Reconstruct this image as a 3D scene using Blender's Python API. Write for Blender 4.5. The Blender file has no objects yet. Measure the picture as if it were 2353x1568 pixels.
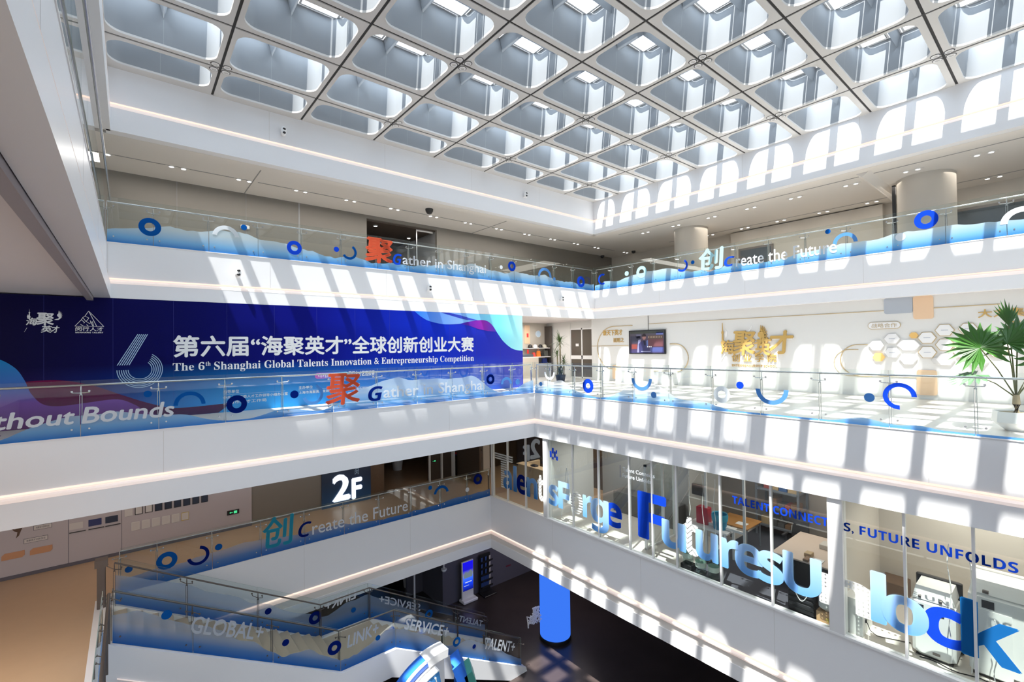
import bpy, math, random
from mathutils import Vector, Matrix
random.seed(11)
S = bpy.context.scene
COL = S.collection
pi = math.pi

# ------------------------------------------------------------------ camera
FPX = 1070.344
YAW, PIT, ROL = math.radians(50.6203), math.radians(0.79693), math.radians(-0.78076)
EYE = Vector((0, 0, 1.70))
FW = Vector((math.cos(PIT)*math.cos(YAW), math.cos(PIT)*math.sin(YAW), math.sin(PIT)))
_r = Vector((math.sin(YAW), -math.cos(YAW), 0)); _u = _r.cross(FW)
RT = math.cos(ROL)*_r + math.sin(ROL)*_u
UP = -math.sin(ROL)*_r + math.cos(ROL)*_u
cam = bpy.data.cameras.new('camera'); cam.sensor_fit = 'HORIZONTAL'; cam.sensor_width = 36.0
cam.lens = FPX/2353.0*36.0; cam.clip_start = 0.05; cam.clip_end = 400
co = bpy.data.objects.new('camera', cam); COL.objects.link(co)
co.matrix_world = Matrix(((RT.x, UP.x, -FW.x, EYE.x), (RT.y, UP.y, -FW.y, EYE.y), (RT.z, UP.z, -FW.z, EYE.z), (0, 0, 0, 1)))
S.camera = co

# ------------------------------------------------------------------ sky, sun, exposure
W = bpy.data.worlds.new('sky'); S.world = W; W.use_nodes = True
bg = W.node_tree.nodes['Background']
bg.inputs['Color'].default_value = (0.76, 0.87, 1.0, 1)
bg.inputs['Strength'].default_value = 5.6
sun = bpy.data.lights.new('sun', 'SUN'); sun.energy = 18.0; sun.angle = math.radians(0.55); sun.color = (1.0, 0.965, 0.91)
so = bpy.data.objects.new('sun', sun); COL.objects.link(so); so.location = (0, 0, 20)
so.rotation_euler = Vector((0.358, 0.100, -1.0)).to_track_quat('-Z', 'Y').to_euler()
S.view_settings.view_transform = 'Standard'
S.view_settings.look = 'None'
S.view_settings.gamma = 1.0
S.view_settings.use_curve_mapping = False
S.view_settings.exposure = 0.05
S.cycles.transparent_max_bounces = 24
S.cycles.max_bounces = 10
S.cycles.diffuse_bounces = 5
S.cycles.glossy_bounces = 4
S.cycles.sample_clamp_indirect = 6.0
S.cycles.use_denoising = True

def area(name, loc, sx, sy, watts, color, rot=(0, 0, 0)):
    l = bpy.data.lights.new(name, 'AREA'); l.shape = 'RECTANGLE'; l.size = sx; l.size_y = sy; l.energy = watts; l.color = color
    o = bpy.data.objects.new(name, l); COL.objects.link(o); o.location = loc; o.rotation_euler = rot
    return o
# added area lamps without fixtures, filling the floors and galleries with light
area('corridor_light', (-3.2, 9.0, -1.75), 2.6, 9.0, 210, (1.0, 0.84, 0.70))
area('top_gallery_fill', (8.0, 17.4, 7.2), 17.0, 0.8, 230, (1.0, 0.95, 0.88))  # added fill to brighten the gallery wall, floor and ceiling
area('landing_fill', (2.0, 9.0, -6.7), 4.0, 5.0, 60, (0.95, 0.95, 1.0))  # added fill lamp hanging free in the open atrium
area('gallery_light', (3.0, 17.1, -1.75), 9.0, 0.5, 38, (1.0, 0.80, 0.62))
area('office_light', (14.5, 5.2, -1.75), 3.0, 2.5, 70, (1.0, 0.93, 0.85))
area('studio_light', (13.8, 1.2, -1.75), 3.0, 2.6, 110, (1.0, 0.93, 0.85))
area('meeting_fill', (13.2, 10.2, -1.75), 2.0, 2.5, 45, (1.0, 0.95, 0.9))  # added to brighten the dark meeting room
area('reception_light', (14.0, 14.3, -1.75), 2.5, 2.5, 70, (1.0, 0.82, 0.64))
area('terrace_light', (-3.5, 9.0, 2.9), 2.0, 6.0, 60, (1.0, 0.88, 0.80))
area('shop_light', (16.0, 18.0, 2.95), 3.0, 2.5, 150, (1.0, 0.95, 0.9))
area('roof_gallery_light', (21.2, 7.0, 7.2), 1.6, 12.0, 170, (1.0, 0.92, 0.82))
area('hall_light', (14.5, 15.5, -6.7), 3.5, 3.0, 60, (1.0, 0.88, 0.86))

# ------------------------------------------------------------------ measuring points off known planes
def _ray(x, y): return FW + (x-1176.5)/FPX*RT - (y-784.0)/FPX*UP
def PU(x, y, u): d = _ray(x, y); return EYE + d*(u/d.x)
def PV(x, y, v): d = _ray(x, y); return EYE + d*(v/d.y)
def PZ(x, y, z): d = _ray(x, y); return EYE + d*((z-EYE.z)/d.z)
def proj(p):
    q = Vector(p)-EYE; z = q.dot(FW)
    return (1176.5+FPX*q.dot(RT)/z, 784-FPX*q.dot(UP)/z) if z > 0.1 else None

# ------------------------------------------------------------------ materials
def _nt(name):
    m = bpy.data.materials.new(name); m.use_nodes = True
    nt = m.node_tree; nt.nodes.clear()
    out = nt.nodes.new('ShaderNodeOutputMaterial')
    return m, nt, out
def N(nt, t, **kw):
    n = nt.nodes.new(t)
    for k, v in kw.items():
        if k in n.inputs: n.inputs[k].default_value = v
        else: setattr(n, k, v)
    return n
def rgb(c): return (c[0], c[1], c[2], 1)
def srgb(r, g, b):
    f = lambda v: (v/255/12.92) if v/255 <= 0.04045 else ((v/255+0.055)/1.055)**2.4
    return (f(r), f(g), f(b))
def pbr(name, col, rough=0.5, metal=0.0, spec=0.5, emit=None, es=0.0, noise=0.0, nscale=4.0, bump=0.0):
    m, nt, out = _nt(name)
    p = N(nt, 'ShaderNodeBsdfPrincipled')
    p.inputs['Base Color'].default_value = rgb(col); p.inputs['Roughness'].default_value = rough
    p.inputs['Metallic'].default_value = metal; p.inputs['Specular IOR Level'].default_value = spec
    if emit: p.inputs['Emission Color'].default_value = rgb(emit); p.inputs['Emission Strength'].default_value = es
    if noise or bump:
        tc = N(nt, 'ShaderNodeTexCoord'); nz = N(nt, 'ShaderNodeTexNoise'); nz.inputs['Scale'].default_value = nscale; nz.inputs['Detail'].default_value = 6
        nt.links.new(tc.outputs['Object'], nz.inputs['Vector'])
        if noise:
            mx = N(nt, 'ShaderNodeMix', data_type='RGBA')
            mx.inputs[6].default_value = rgb([max(0, c*(1-noise)) for c in col]); mx.inputs[7].default_value = rgb([min(1, c*(1+noise)) for c in col])
            nt.links.new(nz.outputs['Fac'], mx.inputs[0]); nt.links.new(mx.outputs[2], p.inputs['Base Color'])
        if bump:
            b = N(nt, 'ShaderNodeBump'); b.inputs['Strength'].default_value = bump; b.inputs['Distance'].default_value = 0.01
            nt.links.new(nz.outputs['Fac'], b.inputs['Height']); nt.links.new(b.outputs['Normal'], p.inputs['Normal'])
    nt.links.new(p.outputs[0], out.inputs[0])
    return m
def emis(name, col, strength):
    m, nt, out = _nt(name); e = N(nt, 'ShaderNodeEmission'); e.inputs[0].default_value = rgb(col); e.inputs[1].default_value = strength
    nt.links.new(e.outputs[0], out.inputs[0]); return m
def glass(name, tint=(0.95, 0.98, 0.97), ior=1.5):
    m, nt, out = _nt(name)
    t = N(nt, 'ShaderNodeBsdfTransparent'); t.inputs[0].default_value = rgb(tint)
    g = N(nt, 'ShaderNodeBsdfGlossy'); g.inputs['Roughness'].default_value = 0.0; g.inputs[0].default_value = (1, 1, 1, 1)
    lw = N(nt, 'ShaderNodeLayerWeight'); lw.inputs['Blend'].default_value = 0.5
    f0 = ((ior-1)/(ior+1))**2
    pw = N(nt, 'ShaderNodeMath', operation='POWER'); pw.inputs[1].default_value = 5.0; nt.links.new(lw.outputs['Facing'], pw.inputs[0])
    f = N(nt, 'ShaderNodeMath', operation='MULTIPLY_ADD'); f.inputs[1].default_value = 1-f0; f.inputs[2].default_value = f0; nt.links.new(pw.outputs[0], f.inputs[0])
    mx = N(nt, 'ShaderNodeMixShader')
    nt.links.new(f.outputs[0], mx.inputs[0]); nt.links.new(t.outputs[0], mx.inputs[1]); nt.links.new(g.outputs[0], mx.inputs[2])
    nt.links.new(mx.outputs[0], out.inputs[0]); return m
def _thin(nt, colsock, col, trans=0.45):
    d = N(nt, 'ShaderNodeBsdfDiffuse'); l = N(nt, 'ShaderNodeBsdfTranslucent'); mx = N(nt, 'ShaderNodeMixShader'); mx.inputs[0].default_value = trans
    for s in (d, l):
        if colsock: nt.links.new(colsock, s.inputs[0])
        else: s.inputs[0].default_value = rgb(col)
    nt.links.new(d.outputs[0], mx.inputs[1]); nt.links.new(l.outputs[0], mx.inputs[2]); return mx
def vinyl(name, col, alpha=1.0, col2=None, z0=0, z1=1, pattern=None):
    """thin adhesive film: printed colour (optionally a vertical print gradient), optional cut pattern"""
    m, nt, out = _nt(name); cs = None
    tc = N(nt, 'ShaderNodeTexCoord'); sp = N(nt, 'ShaderNodeSeparateXYZ'); nt.links.new(tc.outputs['Object'], sp.inputs[0])
    def mth(op, a, b=None, c=None):
        n = N(nt, 'ShaderNodeMath', operation=op)
        for i, v in enumerate((a, b, c)):
            if v is None: continue
            if hasattr(v, 'is_output'): nt.links.new(v, n.inputs[i])
            else: n.inputs[i].default_value = v
        return n.outputs[0]
    if col2:
        t = N(nt, 'ShaderNodeMapRange'); t.inputs['From Min'].default_value = z0; t.inputs['From Max'].default_value = z1
        nt.links.new(sp.outputs['Z'], t.inputs[0]); mx = N(nt, 'ShaderNodeMix', data_type='RGBA')
        mx.inputs[6].default_value = rgb(col); mx.inputs[7].default_value = rgb(col2); nt.links.new(t.outputs[0], mx.inputs[0]); cs = mx.outputs[2]
    sh = _thin(nt, cs, col)
    fac = None
    if pattern == 'stripe':
        fac = mth('LESS_THAN', mth('FRACT', mth('MULTIPLY', sp.outputs['Z'], 11.0)), 0.58)
    elif pattern == 'chevron':
        s = mth('ABSOLUTE', mth('SUBTRACT', mth('FRACT', mth('MULTIPLY', sp.outputs['Y'], 3.6)), 0.5))
        fac = mth('GREATER_THAN', mth('FRACT', mth('SUBTRACT', mth('MULTIPLY', sp.outputs['Z'], 7.5), mth('MULTIPLY', s, 2.2))), 0.16)
    elif pattern == 'plus':
        fy = mth('ABSOLUTE', mth('SUBTRACT', mth('FRACT', mth('MULTIPLY', sp.outputs['Y'], 12.0)), 0.5))
        fz = mth('ABSOLUTE', mth('SUBTRACT', mth('FRACT', mth('MULTIPLY', sp.outputs['Z'], 12.0)), 0.5))
        a = mth('MULTIPLY', mth('LESS_THAN', fy, 0.06), mth('LESS_THAN', fz, 0.3)); b = mth('MULTIPLY', mth('LESS_THAN', fz, 0.06), mth('LESS_THAN', fy, 0.3))
        fac = mth('SUBTRACT', 1.0, mth('MAXIMUM', a, b))
    if fac is not None or alpha < 1:
        t = N(nt, 'ShaderNodeBsdfTransparent'); mx = N(nt, 'ShaderNodeMixShader')
        if fac is not None: nt.links.new(mth('MULTIPLY', fac, alpha), mx.inputs[0])
        else: mx.inputs[0].default_value = alpha
        nt.links.new(t.outputs[0], mx.inputs[1]); nt.links.new(sh.outputs[0], mx.inputs[2]); sh = mx
    nt.links.new(sh.outputs[0], out.inputs[0]); return m
def film(name, stops, alphas):
    """printed mountain film: colour and density follow the height above the panel foot (attribute h)"""
    m, nt, out = _nt(name)
    at = N(nt, 'ShaderNodeAttribute'); at.attribute_name = 'h'
    rp = N(nt, 'ShaderNodeValToRGB'); nt.links.new(at.outputs['Fac'], rp.inputs[0])
    el = rp.color_ramp.elements
    while len(el) < len(stops): el.new(0.5)
    for e, (p, c), a in zip(el, stops, alphas): e.position = p; e.color = (c[0], c[1], c[2], a)
    sh = _thin(nt, rp.outputs['Color'], None, 0.5)
    t = N(nt, 'ShaderNodeBsdfTransparent'); mx = N(nt, 'ShaderNodeMixShader'); nt.links.new(rp.outputs['Alpha'], mx.inputs[0])
    nt.links.new(t.outputs[0], mx.inputs[1]); nt.links.new(sh.outputs[0], mx.inputs[2]); nt.links.new(mx.outputs[0], out.inputs[0]); return m
def grad(name, axis, lo, hi, stops, rough=0.3, es=0.0, spec=0.5):
    m, nt, out = _nt(name); tc = N(nt, 'ShaderNodeTexCoord'); sp = N(nt, 'ShaderNodeSeparateXYZ'); nt.links.new(tc.outputs['Object'], sp.inputs[0])
    t = N(nt, 'ShaderNodeMapRange'); t.inputs['From Min'].default_value = lo; t.inputs['From Max'].default_value = hi; nt.links.new(sp.outputs[axis], t.inputs[0])
    rp = N(nt, 'ShaderNodeValToRGB'); nt.links.new(t.outputs[0], rp.inputs[0]); el = rp.color_ramp.elements
    while len(el) < len(stops): el.new(0.5)
    for e, (p, c) in zip(el, stops): e.position = p; e.color = rgb(c)
    p = N(nt, 'ShaderNodeBsdfPrincipled'); nt.links.new(rp.outputs[0], p.inputs['Base Color']); p.inputs['Roughness'].default_value = rough; p.inputs['Specular IOR Level'].default_value = spec
    if es: nt.links.new(rp.outputs[0], p.inputs['Emission Color']); p.inputs['Emission Strength'].default_value = es
    nt.links.new(p.outputs[0], out.inputs[0]); return m

M = {}
M['panel'] = pbr('white_metal_panel', (0.80, 0.81, 0.83), 0.32, 0, 0.45)
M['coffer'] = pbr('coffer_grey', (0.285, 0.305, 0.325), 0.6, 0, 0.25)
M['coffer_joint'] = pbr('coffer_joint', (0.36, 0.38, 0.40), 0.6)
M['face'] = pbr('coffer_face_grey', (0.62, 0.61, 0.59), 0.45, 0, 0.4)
M['joint'] = pbr('dark_joint', (0.035, 0.035, 0.035), 0.7)
M['plaster'] = pbr('gallery_ceiling', (0.72, 0.69, 0.65), 0.7)
M['soffit'] = pbr('soffit_pale', (0.66, 0.62, 0.62), 0.7)
M['wall_taupe'] = pbr('taupe_wall', (0.20, 0.182, 0.158), 0.55, noise=0.03)
M['wall_beige'] = pbr('beige_wall', (0.52, 0.48, 0.42), 0.6)
M['wall_white'] = pbr('white_wall', (0.72, 0.72, 0.70), 0.6)
M['wall_pinkgrey'] = pbr('pale_board', (0.44, 0.40, 0.42), 0.5)
M['wall_grey'] = pbr('grey_wall', (0.30, 0.30, 0.30), 0.6)
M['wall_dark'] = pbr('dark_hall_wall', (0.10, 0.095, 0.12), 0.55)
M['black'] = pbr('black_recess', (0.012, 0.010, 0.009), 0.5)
M['brown_dark'] = pbr('dark_brown_board', (0.06, 0.042, 0.030), 0.5)
M['wood'] = pbr('walnut_panel', (0.13, 0.075, 0.040), 0.5, noise=0.15, nscale=9)
M['floor_stone'] = pbr('dark_stone_floor', (0.040, 0.030, 0.028), 0.30, noise=0.35, nscale=1.3)
M['floor_beige'] = pbr('beige_floor', (0.50, 0.35, 0.22), 0.35, noise=0.04)
M['floor_pale'] = pbr('pale_floor', (0.62, 0.58, 0.53), 0.35, noise=0.05)
M['floor_dark'] = pbr('dark_glossy_floor', (0.035, 0.028, 0.022), 0.18)
M['led'] = emis('warm_strip', (1.0, 0.74, 0.62), 1.3)
M['painted_glow'] = pbr('painted_glow_panel', (0.80, 0.78, 0.76), 0.5, emit=(1.0, 0.66, 0.52), es=0.30)  # warm wash of the strip painted in as the surface's own emission
M['lamp'] = emis('lamp_white', (1.0, 0.95, 0.88), 12.0)
M['steel'] = pbr('brushed_steel', (0.55, 0.55, 0.56), 0.25, 1.0)
M['steel_dark'] = pbr('bronze_steel', (0.16, 0.14, 0.13), 0.35, 0.8)
M['glass'] = glass('clear_glass')
M['glass_roof'] = glass('roof_glass', (0.97, 0.99, 1.0), 1.35)
M['glass_tint'] = glass('fill_facade_glass', (0.30, 0.29, 0.275), 1.3)  # tint sets how much fill daylight the added facades pass
M['glass_office'] = glass('office_glass', (0.90, 0.93, 0.92), 1.6)
M['edge'] = pbr('glass_edge', (0.20, 0.27, 0.26), 0.2)
M['white'] = pbr('white_paint', (0.80, 0.80, 0.80), 0.45)
M['black_plastic'] = pbr('black_plastic', (0.015, 0.015, 0.017), 0.35)
M['gold'] = pbr('gold_letters', (0.62, 0.40, 0.12), 0.35, 0.3)
M['gold_line'] = pbr('gold_trim', (0.55, 0.43, 0.25), 0.35, 0.3)
B_L, B_M, B_D = srgb(105, 165, 225), srgb(25, 105, 190), srgb(12, 38, 130)
M['v_white'] = vinyl('white_vinyl', (0.82, 0.86, 0.90))
M['v_light'] = vinyl('light_blue_vinyl', B_L)
M['v_mid'] = vinyl('mid_blue_vinyl', B_M)
M['v_dark'] = vinyl('dark_blue_vinyl', B_D)
M['v_royal'] = vinyl('royal_blue_vinyl', srgb(30, 80, 215))
M['v_orange'] = vinyl('coral_vinyl', srgb(225, 105, 75))
M['v_teal'] = vinyl('teal_vinyl', srgb(55, 165, 195))
M['v_cyan'] = vinyl('pale_cyan_vinyl', srgb(185, 225, 235))
M['film'] = film('mountain_film', [(0.0, srgb(30, 120, 210)), (0.20, srgb(125, 185, 235)), (0.50, srgb(205, 228, 244))], [0.95, 0.90, 0.70])
M['film2'] = film('deep_mountain_film', [(0.0, srgb(22, 98, 190)), (0.22, srgb(80, 135, 205)), (0.50, srgb(165, 188, 222))], [0.97, 0.90, 0.50])
M['film3'] = film('pale_hill_film', [(0.0, srgb(45, 135, 215)), (0.22, srgb(165, 205, 240)), (0.42, srgb(235, 240, 248))], [0.95, 0.85, 0.55])

# ------------------------------------------------------------------ mesh helpers
class MB:
    def __init__(s): s.v = []; s.f = []; s.mi = []; s.cur = 0
    def mat(s, i): s.cur = i; return s
    def add(s, vs, fs):
        b = len(s.v); s.v += [tuple(p) for p in vs]
        for f in fs: s.f.append([b+i for i in f]); s.mi.append(s.cur)
        return s
    def box(s, x0, x1, y0, y1, z0, z1):
        return s.add([(x0,y0,z0),(x1,y0,z0),(x1,y1,z0),(x0,y1,z0),(x0,y0,z1),(x1,y0,z1),(x1,y1,z1),(x0,y1,z1)],
                     [(0,3,2,1),(4,5,6,7),(0,1,5,4),(1,2,6,5),(2,3,7,6),(3,0,4,7)])
    def cbox(s, x0, x1, y0, y1, z0, z1, b=0.01):
        b = min(b, (x1-x0)/2.01, (y1-y0)/2.01, (z1-z0)/2.01)
        def ring(z, e): return [(x0+e+b,y0+e,z),(x1-e-b,y0+e,z),(x1-e,y0+e+b,z),(x1-e,y1-e-b,z),(x1-e-b,y1-e,z),(x0+e+b,y1-e,z),(x0+e,y1-e-b,z),(x0+e,y0+e+b,z)]
        return s.loft([ring(z0, b), ring(z0+b, 0), ring(z1-b, 0), ring(z1, b)])
    def loft(s, rings, cap=True, closed=True):
        n = len(rings[0]); vs = [p for r in rings for p in r]; fs = []
        for k in range(len(rings)-1):
            for i in range(n if closed else n-1):
                j = (i+1) % n; fs.append((k*n+i, k*n+j, (k+1)*n+j, (k+1)*n+i))
        if cap: fs.append(tuple(range(n-1, -1, -1))); fs.append(tuple((len(rings)-1)*n+i for i in range(n)))
        return s.add(vs, fs)
    def prism(s, pts, d):
        d = Vector(d); a = [Vector(p) for p in pts]; return s.loft([a, [p+d for p in a]])
    def tube(s, pts, r, n=8, r2=None, cap=True):
        pts = [Vector(p) for p in pts]; rings = []; k = len(pts)
        for i, p in enumerate(pts):
            t = (pts[min(i+1, k-1)]-pts[max(i-1, 0)]).normalized()
            a = t.cross(Vector((0, 0, 1)))
            if a.length < 1e-3: a = t.cross(Vector((1, 0, 0)))
            a.normalize(); b = t.cross(a); rr = r if r2 is None else r+(r2-r)*i/max(1, k-1)
            rings.append([p+(a*math.cos(q*2*pi/n)+b*math.sin(q*2*pi/n))*rr for q in range(n)])
        return s.loft(rings, cap)
    def lathe(s, prof, c=(0, 0, 0), n=20, cap=True):
        c = Vector(c); return s.loft([[c+Vector((r*math.cos(q*2*pi/n), r*math.sin(q*2*pi/n), z)) for q in range(n)] for r, z in prof], cap)
    def ball(s, c, r, n=10, sq=(1, 1, 1)):
        c = Vector(c); k = n//2
        return s.loft([[c+Vector((r*sq[0]*math.sin(pi*j/k)*math.cos(q*2*pi/n), r*sq[1]*math.sin(pi*j/k)*math.sin(q*2*pi/n), -r*sq[2]*math.cos(pi*j/k))) for q in range(n)] for j in ([0.12]+list(range(1, k))+[k-0.12])])
def obj(name, mb, mats, parent=None, smooth=None, loc=None):
    me = bpy.data.meshes.new(name)
    org = Vector(loc) if loc is not None else None
    me.from_pydata([tuple(Vector(p)-org) for p in mb.v] if org is not None else mb.v, [], mb.f)
    for m in (mats if isinstance(mats, (list, tuple)) else [mats]): me.materials.append(M[m] if isinstance(m, str) else m)
    if any(mb.mi): me.polygons.foreach_set('material_index', mb.mi)
    me.update()
    if smooth:
        me.polygons.foreach_set('use_smooth', [True]*len(me.polygons)); me.set_sharp_from_angle(angle=math.radians(smooth))
    o = bpy.data.objects.new(name, me); COL.objects.link(o)
    if org is not None: o.location = org
    if parent: par(o, parent)
    return o
def world_loc(o):
    p = Vector(o.location)
    while o.parent: o = o.parent; p += Vector(o.location)
    return p
def par(o, parent):
    o.parent = parent; o.location = Vector(o.location)-world_loc(parent)
def tag(o, label, cat, group=None):
    o['label'] = label; o['category'] = cat
    if group: o['group'] = group
    return o
def thing(name, label, cat, loc, group=None):
    o = bpy.data.objects.new(name, None); COL.objects.link(o); o.location = loc; o.empty_display_size = 0.1
    return tag(o, label, cat, group)
def struct(name, mb, mats, parent=None, smooth=None):
    o = obj(name, mb, mats, parent, smooth)
    if not parent: o['kind'] = 'structure'
    return o
ORD = 'first second third fourth fifth sixth seventh eighth ninth tenth eleventh twelfth thirteenth fourteenth fifteenth sixteenth seventeenth'.split()

# planes: axis 'V' = wall at constant V seen from -V, axis 'U' = wall at constant U seen from -U
def onp(axis, c, a, z, d=0.0):
    return Vector((a, c-d, z)) if axis == 'V' else Vector((c-d, a, z))
def px(axis, c, x, y): return PV(x, y, c) if axis == 'V' else PU(x, y, c)

# ------------------------------------------------------------------ lettering
_tc = {}
def _map(s, style):
    if not style: return s
    o = []
    base = {'serif': (0x1D400, 0x1D41A, 0x1D7CE), 'sans': (0x1D5D4, 0x1D5EE, 0x1D7EC), 'ital': (0x1D608, 0x1D622, None), 'bital': (0x1D63C, 0x1D656, 0x1D7EC)}[style]
    for ch in s:
        if 'A' <= ch <= 'Z': o.append(chr(base[0]+ord(ch)-65))
        elif 'a' <= ch <= 'z': o.append(chr(base[1]+ord(ch)-97))
        elif ch.isdigit() and base[2]: o.append(chr(base[2]+ord(ch)-48))
        else: o.append(ch)
    return ''.join(o)
def glyphs(s, style=None, heavy=0.0, res=3):
    k = (s, style, heavy)
    if k in _tc: return _tc[k]
    c = bpy.data.curves.new('t', 'FONT'); c.body = _map(s, style); c.size = 1; c.resolution_u = res
    o = bpy.data.objects.new('t', c); COL.objects.link(o)
    dg = bpy.context.evaluated_depsgraph_get(); dg.update()
    me = bpy.data.meshes.new_from_object(o.evaluated_get(dg)); bpy.data.objects.remove(o); bpy.data.curves.remove(c)
    v = [(p.co.x, p.co.y) for p in me.vertices]; f = [list(p.vertices) for p in me.polygons]; bpy.data.meshes.remove(me)
    vv, ff = [], []
    offs = [(0, 0, 0)] if not heavy else [(heavy, 0, 0), (-heavy, 0, 1), (0, heavy, 2), (0, -heavy, 3)]
    for dx, dy, lv in offs:
        b = len(vv); vv += [(x+dx, y+dy, lv) for x, y in v]; ff += [[b+i for i in q] for q in f]
    x0 = min(p[0] for p in vv); x1 = max(p[0] for p in vv); y0 = min(p[1] for p in vv); y1 = max(p[1] for p in vv)
    vv = [((x-x0)/(x1-x0), (y-y0)/max(1e-6, y1-y0), l) for x, y, l in vv]
    _tc[k] = (vv, ff); return _tc[k]
def letters(name, s, bl, br, tl, nrm, mat, parent=None, style=None, heavy=0.0, d=0.004, deep=0.0, res=3):
    """text fitted to the parallelogram bottom-left, bottom-right, top-left, lifted d along nrm; deep = raised thickness"""
    vv, ff = glyphs(s, style, heavy, res); bl, br, tl, nrm = Vector(bl), Vector(br), Vector(tl), Vector(nrm)
    top = [bl+(br-bl)*x+(tl-bl)*y+nrm*(d+deep+l*0.0006) for x, y, l in vv]
    mb = MB().add(top, ff)
    if deep:
        from collections import Counter
        cnt = Counter(); n = len(top); ed = []
        for f in ff:
            for i in range(len(f)): cnt[tuple(sorted((f[i], f[(i+1) % len(f)])))] += 1; ed.append((f[i], f[(i+1) % len(f)]))
        mb.v += [tuple(p-nrm*deep) for p in top]
        for a, b in ed:
            if cnt[tuple(sorted((a, b)))] == 1: mb.f.append([a, b, b+n, a+n]); mb.mi.append(0)
    return obj(name, mb, mat, parent, loc=bl)
def wtext(name, s, axis, c, a0, a1, z0, z1, mat, parent=None, slope=0.0, shear=0.0, **kw):
    nrm = (0, -1, 0) if axis == 'V' else (-1, 0, 0)
    return letters(name, s, onp(axis, c, a0, z0), onp(axis, c, a1, z0+slope), onp(axis, c, a0+shear, z1), nrm, mat, parent, **kw)
def ring_poly(axis, c, a, z, R, r, t0=0, t1=360, n=36, d=0.0, th=0.002, sa=1):
    mb = MB(); full = abs(t1-t0) >= 359.9; k = n if full else n+1
    o = []; i_ = []
    for q in range(k):
        t = math.radians(t0+(t1-t0)*q/n); o.append((math.cos(t), math.sin(t)))
    P = lambda rr, cs, dd: onp(axis, c, a+sa*rr*cs[0], z+rr*cs[1], dd)
    if r <= 0:
        mb.loft([[P(R, q, d) for q in o], [P(R, q, d+th) for q in o]]); return mb
    rings = [[P(R, q, d) for q in o], [P(R, q, d+th) for q in o], [P(r, q, d+th) for q in o], [P(r, q, d) for q in o], [P(R, q, d) for q in o]]
    return mb.loft(rings, cap=False, closed=full)
# ------------------------------------------------------------------ levels and edges of the atrium
Z1, Z2, Z3, Z4 = -10.15, -4.45, 0.0, 4.45
ZC4 = 7.25            # ceiling of the top gallery
ZR = 8.87             # underside of the coffered roof
E = 0.06

# floors
struct('floor_1', MB().box(-9, 27, -7, 27, Z1-0.3, Z1), 'floor_stone')
struct('floor_2', MB().box(-9, -0.65, -7, 15.8, Z2-E, Z2-.001).box(-9, 8.28, 15.8, 18.7, Z2-E, Z2-.001).box(8.28, 11.75, 15.8, 18.7, Z2-E, Z2-.001), 'floor_beige')
struct('floor_3', MB().box(8.28, 20, 18.7, 27, Z2-E, Z2).box(11.75, 20, 15.6, 18.7, Z2-E, Z2-.002).box(11.75, 20, 12.2, 15.6, Z2-E, Z2-.002), 'floor_beige')
struct('floor_4', MB().box(11.75, 20, 7.0, 12.2, Z2-E, Z2).box(11.75, 20, -7, 3.35, Z2-E, Z2), 'floor_pale')
struct('floor_5', MB().box(11.75, 20, 3.35, 7.0, Z2-E, Z2), pbr('dark_office_carpet', (0.045, 0.045, 0.06), 0.8))
struct('floor_6', MB().box(-9, 11.75, 13.02, 18.7, Z3-E, Z3-.001).box(11.75, 27, -7, 27, Z3-E, Z3-.001).box(-9, 11.55, -7, 0.2, Z3-E, Z3).box(-9, -3.2, 0.2, 12.82, Z3-E, Z3), 'floor_pale')
struct('floor_7', MB().box(-9, 18.08, 15.46, 18.7, Z4-E, Z4-.001).box(18.08, 27, -7, 27, Z4-E, Z4-.001).box(-9, -0.65, -7, 15.46, Z4-E, Z4-.001), 'floor_pale')
# undersides
struct('ceiling_1', MB().box(-9, 11.8, 15.83, 27, Z2-2.1, Z2-E-.02).box(11.8, 27, -7, 27, Z2-2.1, Z2-E-.02).box(-9, -0.68, -7, 15.83, Z2-2.1, Z2-E-.02), 'soffit')
struct('ceiling_2', MB().box(-9, 11.8, 13.05, 27, -1.56, -E-.02).box(11.8, 27, -7, 27, -1.56, -E-.02).box(-9, 11.3, -7, 0.1, -1.56, -E-.02).box(-9, -3.25, 0.1, 13.05, -1.56, -E-.02), 'soffit')
struct('ceiling_3', MB().box(-9, 18.12, 15.49, 27, 3.08, Z4-E-.02).box(18.12, 27, -7, 27, 3.08, Z4-E-.02).box(-9, -0.68, -7, 15.49, 3.08, Z4-E-.02), 'soffit')
ceil = MB()
for x0, x1, y0, y1 in ((-9, 17.9, 15.85, 18.75), (18.5, 27, -7, 27), (-9, -1.0, -7, 15.85), (17.9, 18.5, 15.85, 27), (7.5, 17.9, 18.75, 27)):
    ceil.box(x0, x1, y0, y1, ZC4+0.05, 10.2)
for x0, x1, y0, y1 in ((-1.0, 18.5, 15.49, 15.85), (18.11, 18.5, -7, 15.49), (-1.0, -0.68, -7, 15.49)):
    ceil.box(x0, x1, y0, y1, ZC4, 10.2)
struct('ceiling_4', ceil, 'plaster')
seams = MB()
for x in (3.15, 12.9): seams.box(x-0.012, x+0.012, 15.9, 18.68, ZC4+0.035, ZC4+0.05)
for x0, x1, y in ((-1, 3.0, 17.2), (3.3, 12.8, 17.2), (13.0, 22, 17.2)): seams.box(x0, x1, y-0.02, y+0.02, ZC4+0.04, ZC4+0.05)
seams.box(19.0, 19.04, -3, 14.6, ZC4+0.04, ZC4+0.05).box(22.6, 22.64, -3, 14, ZC4+0.04, ZC4+0.05)
struct('trim_1', seams, 'wall_grey')
struct('trim_2', MB().prism([(18.55, 4.2, ZC4+.05), (18.55, 4.62, ZC4+.05), (18.55, 4.42, ZC4-.12)], (5.0, 0, 0)), 'plaster')

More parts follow.
